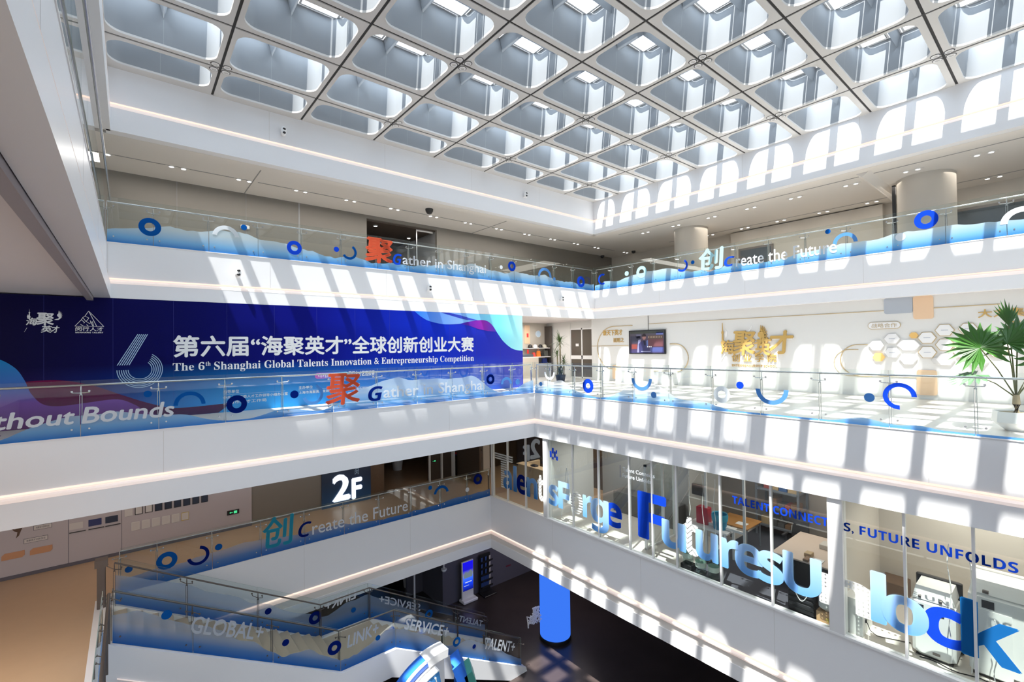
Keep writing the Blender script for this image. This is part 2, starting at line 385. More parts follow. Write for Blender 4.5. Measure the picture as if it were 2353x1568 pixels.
# walls
# unseen glazed facades, added to fill the atrium with daylight
def glazed(axis, c, a0, a1):
    mb = MB(); bx = (lambda p, q, z0, z1: mb.box(p, q, c-.1, c+.1, z0, z1)) if axis == 'V' else (lambda p, q, z0, z1: mb.box(c-.1, c+.1, p, q, z0, z1))
    zs = [Z1, Z1+.5, -6.9, Z2+.4, -1.7, Z3+.3, 2.9, Z4+.3, 7.1, 10.2]
    for k in range(0, 10, 2): bx(a0, a1, zs[k], zs[k+1])
    n = int((a1-a0)/3.0)
    for k in range(n+1):
        a = a0+(a1-a0)*k/n
        for q in range(1, 8, 2): bx(a-.06, a+.06, zs[q], zs[q+1])
    return mb
struct('wall_outer_west', glazed('U', -9.1, -7, 27), 'wall_white')
struct('wall_outer_south', glazed('V', -7.1, -9, 27), 'wall_white')
struct('window_3', MB().add([(-9.15, -7, Z1), (-9.15, 27, Z1), (-9.15, 27, 9), (-9.15, -7, 9)], [(0, 1, 2, 3)]), 'glass_tint')
struct('window_4', MB().add([(-9, -7.15, Z1), (27, -7.15, Z1), (27, -7.15, 9), (-9, -7.15, 9)], [(0, 1, 2, 3)]), 'glass_tint')
struct('wall_outer_east', MB().box(27, 27.2, -7, 27, Z1, 10.2), 'wall_white')
struct('wall_outer_north', MB().box(-9, 27, 27, 27.2, Z1, 10.2), 'wall_dark')
# top gallery
struct('wall_gallery_north', MB().box(-9, 7.62, 18.7, 18.85, Z4, ZC4+.05).box(10.95, 23.6, 18.7, 18.85, Z4, ZC4+.05).box(7.62, 10.95, 18.7, 18.85, 7.16, ZC4+.05), 'wall_taupe')
struct('wall_lobby_top', MB().box(7.5, 7.62, 18.85, 26, Z4, 7.3).box(10.95, 11.05, 18.85, 26, Z4, 7.3).box(7.62, 10.95, 25.9, 26, Z4, 7.3), 'wall_grey')
struct('ceiling_5', MB().box(7.62, 10.95, 18.85, 25.9, 7.1, 7.2), 'brown_dark')
struct('wall_gallery_seams', MB().box(4.95, 5.0, 18.685, 18.7, Z4, 7.3).box(1.2, 1.21, 18.69, 18.7, Z4, 7.3).box(3.2, 3.21, 18.69, 18.7, Z4, 7.3), 'wall_grey')
struct('wall_gallery_east', MB().box(23.6, 23.75, -7, 20.2, Z4, ZC4+.05).box(23.3, 23.62, 4.9, 11.0, Z4, ZC4), 'wall_beige')
struct('wall_gallery_corner', MB().box(17.9, 27, 20.15, 20.3, Z4, ZC4+.05), 'wall_beige')
wd = struct('window_1', MB().box(23.52, 23.6, 0.6, 2.9, 5.5, 6.55), 'steel_dark')
struct('window_pane', MB().box(23.50, 23.53, 0.7, 2.8, 5.55, 6.45), pbr('dark_window', (0.06, 0.075, 0.09), 0.15), wd)
wd = struct('window_2', MB().box(23.24, 23.3, 9.0, 10.6, 5.1, 6.4), 'steel_dark')
struct('window_pane', MB().box(23.22, 23.25, 9.1, 10.5, 5.15, 6.3), pbr('dark_window_two', (0.06, 0.075, 0.09), 0.15), wd)
def column(name, x, y, z0, z1, r, mat): return struct(name, MB().lathe([(r, z0), (r, z1)], (x, y, 0), 40), mat, smooth=40)
column('column_1', 20.98, 11.83, Z4, ZC4+.06, 0.76, 'wall_beige')
column('column_2', 20.95, 3.22, Z4, ZC4+.06, 0.76, 'wall_beige')
struct('trim_3', MB().box(20.9, 21.0, 4.02, 4.12, Z4, ZC4), 'black_plastic')
# third floor (television wall, shop, doors)
struct('wall_television', MB().box(18.25, 18.45, -7, 15.82, Z3, 3.08), 'wall_white')
struct('wall_shop_back', MB().box(13.0, 19.0, 19.85, 20.0, Z3, 3.08), 'wall_beige')
struct('wall_shop_side', MB().box(18.95, 19.1, 17.95, 19.85, Z3, 3.08).box(18.85, 18.95, 17.9, 18.0, Z3, 3.0), 'wall_white')
struct('wall_behind_banner', MB().box(-9, 12.9, 15.42, 15.6, Z3, 3.08), 'wall_grey')
# second floor
struct('wall_board', MB().box(-9, 3.32, 18.66, 18.85, Z2, -1.56), 'wall_pinkgrey')
struct('wall_corridor', MB().box(3.32, 7.66, 18.7, 18.85, Z2, -1.56), 'wall_taupe')
struct('baseboard_north', MB().box(-9, 3.32, 18.63, 18.66, Z2, Z2+.09), 'wall_dark')
struct('wall_walnut', MB().box(7.66, 8.28, 18.7, 26, Z2, -1.56), 'wood')
struct('wall_lobby', MB().box(10.75, 18, 19.3, 19.45, Z2, -1.56).box(12.2, 12.3, 17.3, 19.3, Z2, -1.56), 'brown_dark')
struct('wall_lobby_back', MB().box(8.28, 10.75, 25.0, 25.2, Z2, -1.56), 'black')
struct('wall_office_back', MB().box(16.6, 16.75, 3.35, 8.4, Z2, -1.56), pbr('office_back_wall', (0.36, 0.31, 0.27), 0.6))
struct('wall_meeting_back', MB().box(14.6, 14.75, 8.4, 12.2, Z2, -1.56).box(14.75, 16.6, 8.35, 8.4, Z2, -1.56), 'wall_grey')
struct('wall_partition', MB().box(11.75, 14.0, 12.15, 12.25, Z2, -1.56), 'wall_white')
struct('wall_studio_back', MB().box(14.6, 14.75, -7, 3.35, Z2, -1.56), 'wall_beige')
struct('wall_studio_side', MB().box(11.8, 16.6, 3.3, 3.42, Z2, -1.56), 'wall_beige')
struct('wall_reception_back', MB().box(15.6, 15.75, 12.25, 19.3, Z2, -1.56), 'brown_dark')
# first floor
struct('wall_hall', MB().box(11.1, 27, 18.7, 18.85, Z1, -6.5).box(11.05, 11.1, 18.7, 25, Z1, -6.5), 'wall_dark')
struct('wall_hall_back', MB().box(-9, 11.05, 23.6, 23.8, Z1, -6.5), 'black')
struct('wall_hall_side', MB().box(10.2, 11.05, 20.6, 20.7, Z1, -6.5).box(5.0, 5.1, 18.7, 23.6, Z1, -6.5).box(-9, 5.0, 18.7, 18.8, Z1, -6.5), 'wall_dark')
struct('trim_4', MB().box(9.62, 9.68, 18.72, 18.78, Z1, -6.5), 'white')

# ------------------------------------------------------------------ edge fascias with their warm light strips
_fn = [10]
def fascia(axis, c, a0, a1, zt, zc, zb, sg=1, groove=None, mat='panel'):
    """white metal fascia: upper plate, light strip over a chamfer with painted glow, projecting lower band"""
    _fn[0] += 1
    def P(a, z, d): return onp(axis, c, a, z, d*sg)
    def sweep(prof, mb): return mb.loft([[P(a0, z, d) for d, z in prof], [P(a1, z, d) for d, z in prof]])
    mb = MB()
    sweep([(-0.22, zt), (0, zt), (0, zc+0.02), (-0.22, zc+0.02)], mb)
    if groove:
        sweep([(-0.22, zc+.02), (0.0, zc+.02), (0.0, groove), (-0.22, groove)], mb.mat(1)); mb.mat(0)
        sweep([(-0.22, groove), (0.03, groove), (0.03, zb), (-0.22, zb)], mb)
        cham = [(0.0, zc+0.07), (0.05, zc+0.03), (0.06, zc), (0.05, zc-0.04), (0, zc-0.05)]; strip = [(0.0, zc+.10), (.022, zc+.095), (.022, zc+.065), (0, zc+.07)]
    else:
        sweep([(-0.22, zc+.02), (0.085, zc-0.05), (0.085, zb), (-0.22, zb)], mb)
        cham = [(0.0, zc+0.05), (0.04, zc+0.035), (0.075, zc), (0.087, zc-0.05), (0.0, zc-0.05)]; strip = [(0.0, zc+.10), (.026, zc+.095), (.026, zc+.06), (0, zc+.06)]
    # lip and seams every 3.66 m
    o = struct('trim_%d' % _fn[0], mb, [mat, 'plaster'])
    struct('light_strip', sweep(strip, MB()), 'led', o); struct('painted_glow_ledge', sweep(cham, MB()), 'painted_glow', o)
    sm = MB(); n = int(abs(a1-a0)/3.66); s_ = 1 if a1 > a0 else -1
    for k in range(1, n+1):
        a = a1-s_*3.66*k
        q = [P(a-0.004, zt-.03, .001), P(a+0.004, zt-.03, .001), P(a+0.004, zc+.06, .001), P(a-0.004, zc+.06, .001)]
        sm.prism(q, P(0, 0, .001)-P(0, 0, 0))
    if sm.v: struct('panel_seam', sm, 'face', o)
    struct('top_lip', sweep([(-0.05, zt), (0.012, zt), (0.012, zt+.02), (-0.05, zt+.02)], MB()), 'white', o)
    return o
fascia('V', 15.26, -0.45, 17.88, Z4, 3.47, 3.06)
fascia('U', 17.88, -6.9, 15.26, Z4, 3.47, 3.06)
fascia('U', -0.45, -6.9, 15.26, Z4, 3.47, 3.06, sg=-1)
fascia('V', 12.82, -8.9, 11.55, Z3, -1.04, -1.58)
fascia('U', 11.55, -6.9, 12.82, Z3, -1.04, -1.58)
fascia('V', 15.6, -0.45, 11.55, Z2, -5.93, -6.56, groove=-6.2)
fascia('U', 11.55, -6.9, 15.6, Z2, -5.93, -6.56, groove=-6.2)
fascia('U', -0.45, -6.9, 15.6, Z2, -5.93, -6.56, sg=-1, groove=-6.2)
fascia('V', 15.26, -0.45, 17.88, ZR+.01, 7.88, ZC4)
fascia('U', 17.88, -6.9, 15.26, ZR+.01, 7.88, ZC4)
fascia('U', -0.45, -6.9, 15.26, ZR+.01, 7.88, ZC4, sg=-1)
struct('trim_30', MB().box(-0.80, -0.68, -7, 15.2, 2.98, 3.08), pbr('grey_edge_trim', (0.30, 0.27, 0.28), 0.5))

# ------------------------------------------------------------------ coffered roof
UB = [-0.45, 1.79, 4.13, 6.47, 8.82, 11.15, 13.46, 15.78, 17.88]
VB = [15.26, 13.66, 11.72, 9.76, 7.82, 5.94, 3.98, 2.03, 0.08, -1.87]
MGN, MGV, SH, FLARE = 0.13, 0.17, 0.94, 0.10
_cc = {}
def rrect(x0, x1, y0, y1, r, k=6):
    p = []
    for cx, cy, t0 in ((x1-r, y1-r, 0), (x0+r, y1-r, 90), (x0+r, y0+r, 180), (x1-r, y0+r, 270)):
        for q in range(k+1):
            t = math.radians(t0+90*q/k); p.append((cx+r*math.cos(t), cy+r*math.sin(t), q/k, cx+r, cy))
    return p
def cell_meshes(w, h, eW, eE, eN):
    """face panel, shaft, cross fin, window frame, pane meshes for a cell of w x h (origin in its centre)"""
    key = (round(w, 2), round(h, 2), eW, eE, eN)
    if key in _cc: return _cc[key]
    x0 = -w/2+(0.04 if eW else MGN); x1 = w/2-(0.04 if eE else MGN); y0 = -h/2+MGV; y1 = h/2-(0.30 if eN else MGV)
    r = 0.33; k = 6; inn = rrect(x0, x1, y0, y1, r, k); gx, gy = w/2-0.03, h/2-0.03
    X0, X1, Y0, Y1 = (-w/2 if eW else -gx), (w/2 if eE else gx), -gy, (h/2 if eN else gy)
    outp = []
    for i, (x, y, t, _a, _b) in enumerate(inn):
        c = i//(k+1)
        cx, cy = ((X1, Y1), (X0, Y1), (X0, Y0), (X1, Y0))[c]
        sx, sy = ((x1-r, y1-r), (x0+r, y1-r), (x0+r, y0+r), (x1-r, y0+r))[c]
        first = [(cx, sy), (sx, cy)] if c in (0, 2) else [(sx, cy), (cx, sy)]
        a, b = first
        if t < .5: q = (a[0]+(cx-a[0])*2*t, a[1]+(cy-a[1])*2*t)
        else: q = (cx+(b[0]-cx)*(2*t-1), cy+(b[1]-cy)*(2*t-1))
        outp.append(q)
    face = MB(); face.loft([[(x, y, 0.03) for x, y in outp], [(x, y, 0) for x, y in outp], [(p[0], p[1], 0) for p in inn], [(p[0], p[1], 0.05) for p in inn]], cap=False)
    # the shaft leans: open to the sunny side, its far wall drawn slightly inward at the top
    tx0, tx1, ty0, ty1 = max(x0-.10, -w/2+.02), min(x1+.02, w/2-.02), max(y0-.10, -h/2+.02), y1-.09
    tp = rrect(tx0, tx1, ty0, ty1, r, k); shaft = MB()
    shaft.loft([[(p[0], p[1], 0.05) for p in inn], [(p[0], p[1], SH) for p in tp], [(x*w/2/gx, y*h/2/gy, SH) for x, y in outp], [(x*w/2/gx, y*h/2/gy, SH+.05) for x, y in outp]], cap=False)
    by1, bx1 = y1, x1; x0, x1, y0, y1 = tx0, tx1, ty0, ty1
    fin = MB(); fw, fd = 0.085, 0.34; mx, my = (x0+x1)/2, (y0+y1)/2
    fin.prism([(x0, my-fw, SH), (x0, my, SH-fd), (x0, my+fw, SH)], (x1-x0, 0, 0))
    fin.prism([(mx-fw, y0, SH), (mx, y0, SH-fd), (mx+fw, y0, SH)], (0, y1-y0, 0))
    frame = MB(); b = 0.03
    for xa, xb in ((x0, mx-fw), (mx+fw, x1)):
        for ya, yb in ((y0, my-fw), (my+fw, y1)):
            frame.box(xa, xb, ya, ya+b, SH, SH+.04).box(xa, xb, yb-b, yb, SH, SH+.04).box(xa, xa+b, ya+b, yb-b, SH, SH+.04).box(xb-b, xb, ya+b, yb-b, SH, SH+.04)
    sash = MB(); b2 = 0.05
    for xa, xb in ((x0, mx-fw), (mx+fw, x1)):
        for ya, yb in ((y0, my-fw), (my+fw, y1)):
            xa_, xb_, ya_, yb_ = xa+.05, xb-.05, ya+.05, yb-.05; z = SH-.01
            sash.box(xa_, xb_, ya_, ya_+b2, z, z+.05).box(xa_, xb_, yb_-b2, yb_, z, z+.05).box(xa_, xa_+b2, ya_+b2, yb_-b2, z, z+.05).box(xb_-b2, xb_, ya_+b2, yb_-b2, z, z+.05)
            sash.mat(1).box(xa_+.06, xb_-.06, ya_+b2, ya_+b2+.012, z-.01, z+.03).mat(0)
    pane = MB().add([(x0, y0, SH+.045), (x1, y0, SH+.045), (x1, y1, SH+.045), (x0, y1, SH+.045)], [(0, 1, 2, 3)])
    seam = MB(); zf = SH-fd; tt = (zf-.05)/(SH-.05); yt = by1+(y1-by1)*tt
    seam.add([(mx-.005, by1-.003, .05), (mx+.005, by1-.003, .05), (mx+.005, yt-.003, zf), (mx-.005, yt-.003, zf)], [(0, 1, 2, 3)])
    _cc[key] = dict(face=face, shaft=shaft, fin=fin, frame=frame, sash=sash, pane=pane, seam=seam, meshes={})
    return _cc[key]
def inst(name, cellc, part, mats, parent, smooth=None):
    ms = cellc['meshes']
    if part not in ms:
        o = obj(name, cellc[part], mats, parent, smooth); o.location = (0, 0, 0); ms[part] = o; return o
    o = ms[part].copy(); COL.objects.link(o); o.parent = parent; o.location = (0, 0, 0); return o
lampmb = MB().lathe([(0.085, 0.0), (0.085, -0.012), (0.055, -0.014), (0.05, 0.03)], n=16, cap=False); lampmb.mat(1).lathe([(0.105, -0.004), (0.084, -0.004)], n=16, cap=False); lampmb.mat(2).lathe([(0.001, 0.012), (0.05, 0.012)], n=16, cap=False)
M['lamp_grey'] = pbr('lamp_glass_grey', (0.30, 0.30, 0.30), 0.3)
_lamp = [None]
hidden = MB(); hpane = MB()
for j in range(9):
    for i in range(8):
        xa, xb = UB[i], UB[i+1]; ya, yb = VB[j+1], VB[j]
        cx, cy = (xa+xb)/2, (ya+yb)/2
        q = [proj((x, y, ZR)) for x in (xa+.1, cx, xb-.1) for y in (ya+.1, cy, yb-.1)]
        vis = any(p and -5 < p[0] < 2358 and p[1] > -12 for p in q)
        cm = cell_meshes(xb-xa, yb-ya, i == 0, i == 7, j == 0)
        if not vis:
            for part in ('face', 'shaft', 'fin', 'frame'):
                hidden.add([(x+cx, y+cy, z+ZR) for x, y, z in cm[part].v], cm[part].f)
            continue
        r = thing('skylight_coffer', 'white skylight coffer, %s row from the banner side, %s from the television side' % (ORD[j], ORD[7-i]), 'skylight', (cx, cy, ZR), 'skylight coffers of the roof grid')
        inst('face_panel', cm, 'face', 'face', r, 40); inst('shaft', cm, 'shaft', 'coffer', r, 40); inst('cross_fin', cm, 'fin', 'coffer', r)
        wf = inst('window_frame', cm, 'frame', 'white', r); inst('roof_pane', cm, 'pane', 'glass_roof', wf)
        inst('wall_joint', cm, 'seam', 'coffer_joint', r)
        if i not in (0, 7) and j > 1 or (j > 1 and i == 7 and False):
            inst('opening_sash', cm, 'sash', ['white', 'black_plastic'], wf)
        for di, dj in ((0, 0), (1, 0), (0, 1), (1, 1)):
            ni, nj = i+di, j+dj
            if ni % 2 == 1 and nj % 2 == 1 and 0 < ni < 8 and 0 < nj < 9:
                lx, ly = UB[ni]+(0.13 if di == 0 else -0.13), VB[nj]+(-0.13 if dj == 0 else 0.13)
                if _lamp[0] is None: l = obj('downlight', lampmb, ['white', 'black_plastic', 'lamp_grey'], None, 40); _lamp[0] = l
                else: l = _lamp[0].copy(); COL.objects.link(l)
                l.parent = r; l.location = (lx-cx, ly-cy, 0)
struct('ceiling_6', hidden, 'coffer')
grid = MB()
for x in UB[1:-1]: grid.box(x-.03, x+.03, VB[-1], VB[0], ZR+.018, ZR+.10)
for y in VB[1:-1]: grid.box(UB[0], UB[-1], y-.03, y+.03, ZR+.022, ZR+.09)
struct('trim_31', grid, 'joint')
struct('ceiling_7', MB().box(-9, UB[0], -7, 27, ZR+SH+.1, 10.3).box(UB[-1], 27, -7, 27, ZR+SH+.1, 10.3).box(UB[0], UB[-1], VB[0], 27, ZR+SH+.1, 10.3).box(UB[0], UB[-1], -7, VB[-1], ZR+.02, 10.3), 'plaster')
# ------------------------------------------------------------------ glass balustrades
GH, HH, CH = 1.15, 1.05, 0.90       # glass top, handrail, clamp arm above the edge
def profile(seed, base, amp, step=0.9):
    rnd = random.Random(seed); oct_ = []
    for f, a in ((step*2.2, 1.0), (step, .55), (step*.45, .28), (step*.17, .10)):
        oct_.append((f, a, [rnd.random() for _ in range(400)]))
    def h(a):
        t = 0
        for f, am, tb in oct_:
            k = (a+60)/f; i = int(k); u = k-i; t += am*(tb[i % 400]*(1-u)+tb[(i+1) % 400]*u)
        return max(0.06, base+amp*(t/1.93-0.5)*3.4)
    return h
def hills(seed, base, amp, step=1.5):
    g = profile(seed, base, amp, step)
    def h(a): return sum(g(a+k*0.12) for k in range(-1, 2))/3
    return h
class Rail:
    def __init__(s, name, label, axis, c, joints, zb, back, prof, fm, sg=1, posts=True, gh=GH, mat='steel', hr=0.021, hside=0.10, ends=(0, 0), postskip=(), phase=0.0):
        """joints along the run, zb(a) height of the edge, back = which way the walkway lies (+1 away from the viewer)"""
        s.axis, s.c, s.zb, s.joints, s.sg = axis, c, zb, joints, sg
        s.root = thing(name, label, 'balustrade', onp(axis, c, joints[0], zb(joints[0])), 'glass balustrades of the atrium')
        s.panels = []; hb = -back*hside
        P = lambda a, z, d=0.0: onp(axis, c, a, z, d*sg if sg < 0 else d)
        s.P = P
        for a, b in zip(joints[:-1], joints[1:]):
            a_, b_ = (a+.006, b-.006) if b > a else (a-.006, b+.006)
            pts = [(a_, zb(a)+.01), (b_, zb(b)+.01), (b_, zb(b)+gh), (a_, zb(a)+gh)]
            mb = MB(); f = [P(x, z, .006) for x, z in pts]; k = [P(x, z, -.006) for x, z in pts]
            mb.add(f+k, [(0, 1, 2, 3), (7, 6, 5, 4)]).mat(1).add(f+k, [(2, 6, 7, 3), (1, 5, 6, 2), (0, 3, 7, 4)])
            g = obj('glass_panel', mb, ['glass', 'edge'], s.root); s.panels.append((min(a, b), max(a, b), g))
            if prof:
                n = max(6, int(abs(b-a)/0.05)); vs, fs, hs = [], [], []
                for q in range(n+1):
                    x = a_+(b_-a_)*q/n; h = prof(x)
                    rows = (0.012, h*.33, h*.66, h)
                    for t in rows: vs.append(P(x, zb(x)+t, .010)); hs.append(t)
                for q in range(n):
                    for t in range(3): fs.append((q*4+t, q*4+4+t, q*4+5+t, q*4+1+t))
                fo = obj('frosted_film', MB().add(vs, fs), fm, g)
                at = fo.data.attributes.new('h', 'FLOAT', 'POINT'); at.data.foreach_set('value', hs)
        # handrail
        obj('handrail', MB().tube([P(x, zb(x)+HH, hb) for x in joints], hr, 8), mat, s.root, 50)
        for k, a in enumerate(joints):
            if k in postskip: continue
            z = zb(a); mb = MB()
            ad = 0.018
            for e in (-ad, ad):
                mb.prism([P(a+e-.005, z+.0, hb-.022), P(a+e+.005, z, hb-.022), P(a+e+.005, z+.86, hb-.022), P(a+e-.005, z+.86, hb-.022)], P(0, 0, hb+.022)-P(0, 0, hb-.022))
            mb.tube([P(a, z+.84, hb), P(a, z+.95, hb), P(a, z+HH-.01, hb)], .016, 6, .009)
            po = obj('post', mb, mat, s.root)
            dx = 0.13; sl = (zb(a+.1)-zb(a-.1))/.2
            arm = MB().tube([P(a-dx, z+CH-dx*sl+.03, 0), P(a-dx, z+CH-dx*sl, hb*.5), P(a, z+CH-.01, hb), P(a+dx, z+CH+dx*sl, hb*.5), P(a+dx, z+CH+dx*sl+.03, 0)], .009, 6)
            for e in (-dx, dx): arm.tube([P(a+e, z+CH+e*sl+.03, -.012), P(a+e, z+CH+e*sl+.03, .016)], .02, 8)
            for e in (-dx, dx): arm.tube([P(a+e, z+.17+e*sl, -.03), P(a+e, z+.17+e*sl, .02)], .018, 8)
            obj('glass_clamp', arm, mat, po)
    def pane(s, a):
        for lo, hi, g in s.panels:
            if lo <= a <= hi: return g
        return s.panels[0][2]
    def ring(s, a, z, R, r, mat, t0=0, t1=360, n=36):
        sa = 1 if s.axis == 'V' else -1
        nm = 'ring_decal' if abs(t1-t0) > 350 and r > 0 else 'dot_decal' if r <= 0 else 'arc_decal'
        return obj(nm, ring_poly(s.axis, s.c, a, z, R, r, t0, t1, n, d=.014*(1 if s.sg > 0 else -1), sa=sa), mat, s.pane(a))
    def text(s, st, a0, a1, z0, z1, mat, d=.018, nm='lettering', **kw):
        return wtext(nm, st, s.axis, s.c, a0, a1, z0, z1, mat, s.pane((a0+a1)/2), d=d, **kw)

flat = lambda z: (lambda a: z)
# top gallery above the banner
j = [-0.44]+[0.48+1.222*k for k in range(14)]+[17.86]
R = Rail('glass_balustrade', 'glass balustrade with coral character and Gather lettering, on the top gallery above the banner', 'V', 15.28, j, flat(Z4), 1, profile(3, .42, .22, .8), 'film')
R.ring(0.41, 4.96, .235, .11, 'v_mid'); R.ring(2.11, 4.93, .33, .22, 'v_white', 8, 172); R.ring(2.56, 5.28, .08, 0, 'v_mid')
R.ring(3.92, 4.86, .215, .10, 'v_royal'); R.ring(5.2, 4.97, .085, 0, 'v_royal'); R.ring(5.62, 4.93, .25, .17, 'v_mid', -150, 60)
R.text('聚', 6.12, 7.15, 4.66, 5.54, 'v_orange', heavy=.03, shear=.08)
R.text('G', 7.16, 7.50, 4.68, 5.08, 'v_royal', style='bital'); R.text('ather in Shanghai', 7.53, 11.21, 4.62, 5.08, 'v_white', heavy=.008)
R.ring(12.58, 5.16, .21, .09, 'v_royal'); R.ring(12.0, 5.06, .08, 0, 'v_white'); R.ring(14.5, 4.86, .42, .30, 'v_light', 0, 180); R.ring(15.1, 4.82, .08, 0, 'v_light')
R.ring(16.9, 4.84, .27, .12, 'v_royal')
# top gallery above the television wall
j = [15.24]+[14.28-1.193*k for k in range(14)]
R = Rail('glass_balustrade', 'glass balustrade with Create the Future lettering, on the top gallery above the television wall', 'U', 17.90, j, flat(Z4), 1, profile(8, .40, .20, .9), 'film')
R.ring(14.75, 4.98, .27, .18, 'v_royal', 60, 300); R.ring(13.31, 5.07, .11, 0, 'v_cyan'); R.ring(12.5, 5.03, .27, .13, 'v_cyan'); R.ring(10.5, 5.04, .26, .18, 'v_royal', -140, 60); R.ring(10.02, 5.10, .08, 0, 'v_mid')
R.text('创', 9.80, 8.78, 4.68, 5.56, 'v_cyan', heavy=.03, shear=-.06)
R.text('C', 8.72, 8.30, 4.72, 5.10, 'v_royal', style='bital'); R.text('reate the Future', 8.26, 4.98, 4.66, 5.10, 'v_white', heavy=.008)
R.ring(5.22, 5.40, .08, 0, 'v_mid'); R.ring(4.75, 4.93, .34, .23, 'v_light', 0, 180); R.ring(2.76, 5.25, .27, .12, 'v_royal'); R.ring(0.88, 4.78, .40, .26, 'v_white', 0, 180); R.ring(3.35, 4.86, .12, 0, 'v_white')
# top gallery on the near-side edge seen nearly end-on
j = [15.2-1.22*k for k in range(13)]
R = Rail('glass_balustrade', 'plain glass balustrade on the top gallery edge seen steeply from below', 'U', -0.47, j, flat(Z4), -1, None, 'film', sg=-1, gh=1.15, postskip=range(20))
# walkway in front of the banner
j = [-4.52, -3.27, -2.02, -0.77, .49, 1.75, 3.0, 4.26, 5.51, 6.77, 8.02, 9.28, 10.53, 11.53]
R = Rail('glass_balustrade', 'glass balustrade with Bounds and Gather lettering, in front of the blue banner', 'V', 12.84, j, flat(Z3), 1, hills(5, .36, .42, 1.0), 'film')
R.text('Without', -2.62, -.88, 0.28, 0.60, 'v_white', heavy=.02, shear=.06); R.text('Bounds', -.76, .74, 0.27, 0.61, 'v_white', heavy=.02, shear=.06)
R.ring(0.30, .80, .07, 0, 'v_mid'); R.ring(1.05, .50, .30, .22, 'v_mid', 0, 180); R.ring(1.98, .43, .215, .095, 'v_dark'); R.ring(3.27, .57, .10, 0, 'v_dark'); R.ring(3.72, .54, .27, .19, 'v_light', -160, 70)
R.text('聚', 4.02, 4.98, .19, 1.06, 'v_orange', heavy=.02, shear=.08)
R.text('G', 5.22, 5.66, .22, .64, 'v_dark', style='bital'); R.text('ather in Shanghai', 5.68, 9.30, .18, .62, 'v_white', heavy=.014)
R.ring(9.55, .62, .17, .08, 'v_dark'); R.ring(10.25, .42, .24, .15, 'v_light', 0, 180); R.ring(10.77, .46, .10, 0, 'v_light')
# terrace in front of the television wall
j = [12.80, 12.1]+[10.90-1.213*k for k in range(10)]
R = Rail('glass_balustrade', 'glass balustrade with pale hills and blue arcs, on the terrace below the television', 'U', 11.57, j, flat(Z3), 1, hills(14, .26, .36, 1.1), 'film3')
R.ring(12.0, .80, .27, .19, 'v_white', 180, 360); R.ring(12.46, .36, .08, 0, 'v_light'); R.ring(10.2, .41, .23, .09, 'v_royal'); R.ring(8.14, .74, .35, .25, 'v_light', 180, 360); R.ring(7.74, .29, .09, 0, 'v_light')
R.ring(5.76, .44, .21, .10, 'v_white'); R.ring(5.30, .70, .09, 0, 'v_royal'); R.ring(4.57, .64, .36, .26, 'v_light', 180, 360); R.ring(2.72, .59, .09, 0, 'v_light'); R.ring(2.24, .65, .26, .18, 'v_royal', 0, 270)
# second floor, below the banner walkway
j = [-0.21, .55]+[1.79+1.236*k for k in range(8)]+[11.53]
R = Rail('glass_balustrade', 'glass balustrade with teal character and Create the Future lettering, under the 2F sign', 'V', 15.62, j, flat(Z2), 1, profile(21, .34, .22, 1.4), 'film2')
R.ring(-.03, -3.87, .08, 0, 'v_mid'); R.ring(.76, -3.88, .23, .11, 'v_mid'); R.ring(1.46, -3.95, .26, .18, 'v_dark', -170, 80); R.ring(1.94, -3.85, .09, 0, 'v_mid')
R.text('创', 3.02, 3.88, -4.27, -3.34, 'v_teal', heavy=.02, shear=.06); R.text('C', 4.06, 4.46, -4.18, -3.72, 'v_dark', style='ital', heavy=.02); R.text('reate the Future', 4.48, 7.80, -4.18, -3.78, 'v_white', heavy=.004)
R.ring(8.73, -3.54, .08, 0, 'v_mid'); R.ring(9.21, -3.88, .33, .23, 'v_mid', 10, 170); R.ring(10.4, -3.95, .09, 0, 'v_white'); R.ring(10.92, -3.63, .21, .10, 'v_dark')
# second floor edge beside the stair, running toward the viewer
j = [13.12-1.2*k for k in range(9)]
R = Rail('glass_balustrade', 'bronze railed glass balustrade on the second floor edge beside the stair top', 'U', -0.45, j, flat(Z2), -1, profile(30, .5, .2), 'film2', sg=-1, mat='steel_dark', hr=.03)

# ------------------------------------------------------------------ the stair from the second to the first floor
U0, U1, U2, U3 = -0.42, 4.52, 6.12, 11.06
ZL = -7.27
def zst(a):
    if a < U1: return Z2+(ZL-Z2)*max(0, (a-U0))/(U1-U0)
    if a < U2: return ZL
    return ZL+(Z1+.02-ZL)*(a-U2)/(U3-U2)
st = thing('staircase', 'white staircase with a landing, descending from the second floor to the dark stone floor', 'stairs', (U0, 13.2, Z2))
M['stair_stone'] = pbr('stair_stone', (0.55, 0.47, 0.36), 0.4)
def flight(a0, z0, a1, z1, n):
    dx, dz = (a1-a0)/(n-1), (z1-z0)/n
    for k in range(n-1):
        x = a0+dx*k; z = z0+dz*(k+1)
        obj('tread', MB().cbox(x-.03, x+dx+.01, 13.26, 15.08, z-.05, z, .012), 'stair_stone', st)
        obj('riser', MB().box(x-.012, x+.01, 13.26, 15.08, z-.04, z-dz-.045), 'stair_stone', st)
flight(U0+.05, Z2, U1, ZL, 17); flight(U2, ZL, U3-.1, Z1, 17)
obj('landing', MB().box(U1, U2, 13.26, 15.08, ZL-.18, ZL), 'stair_stone', st)
def stringer(y0, y1, dn):
    prof = [(U0, Z2+.05), (U1, ZL+.05), (U2, ZL+.05), (U3+.12, Z1+.16), (U3+.16, Z1), (U3-.6, Z1), (U2-.15, ZL-.72), (U1+.1, ZL-.72), (U0, Z2-.72)]
    return MB().prism([(a, y0, z) for a, z in prof], (0, y1-y0, 0))
obj('stringer', stringer(13.06, 13.26, 1), 'panel', st); obj('stringer', stringer(15.08, 15.24, 1), 'panel', st)
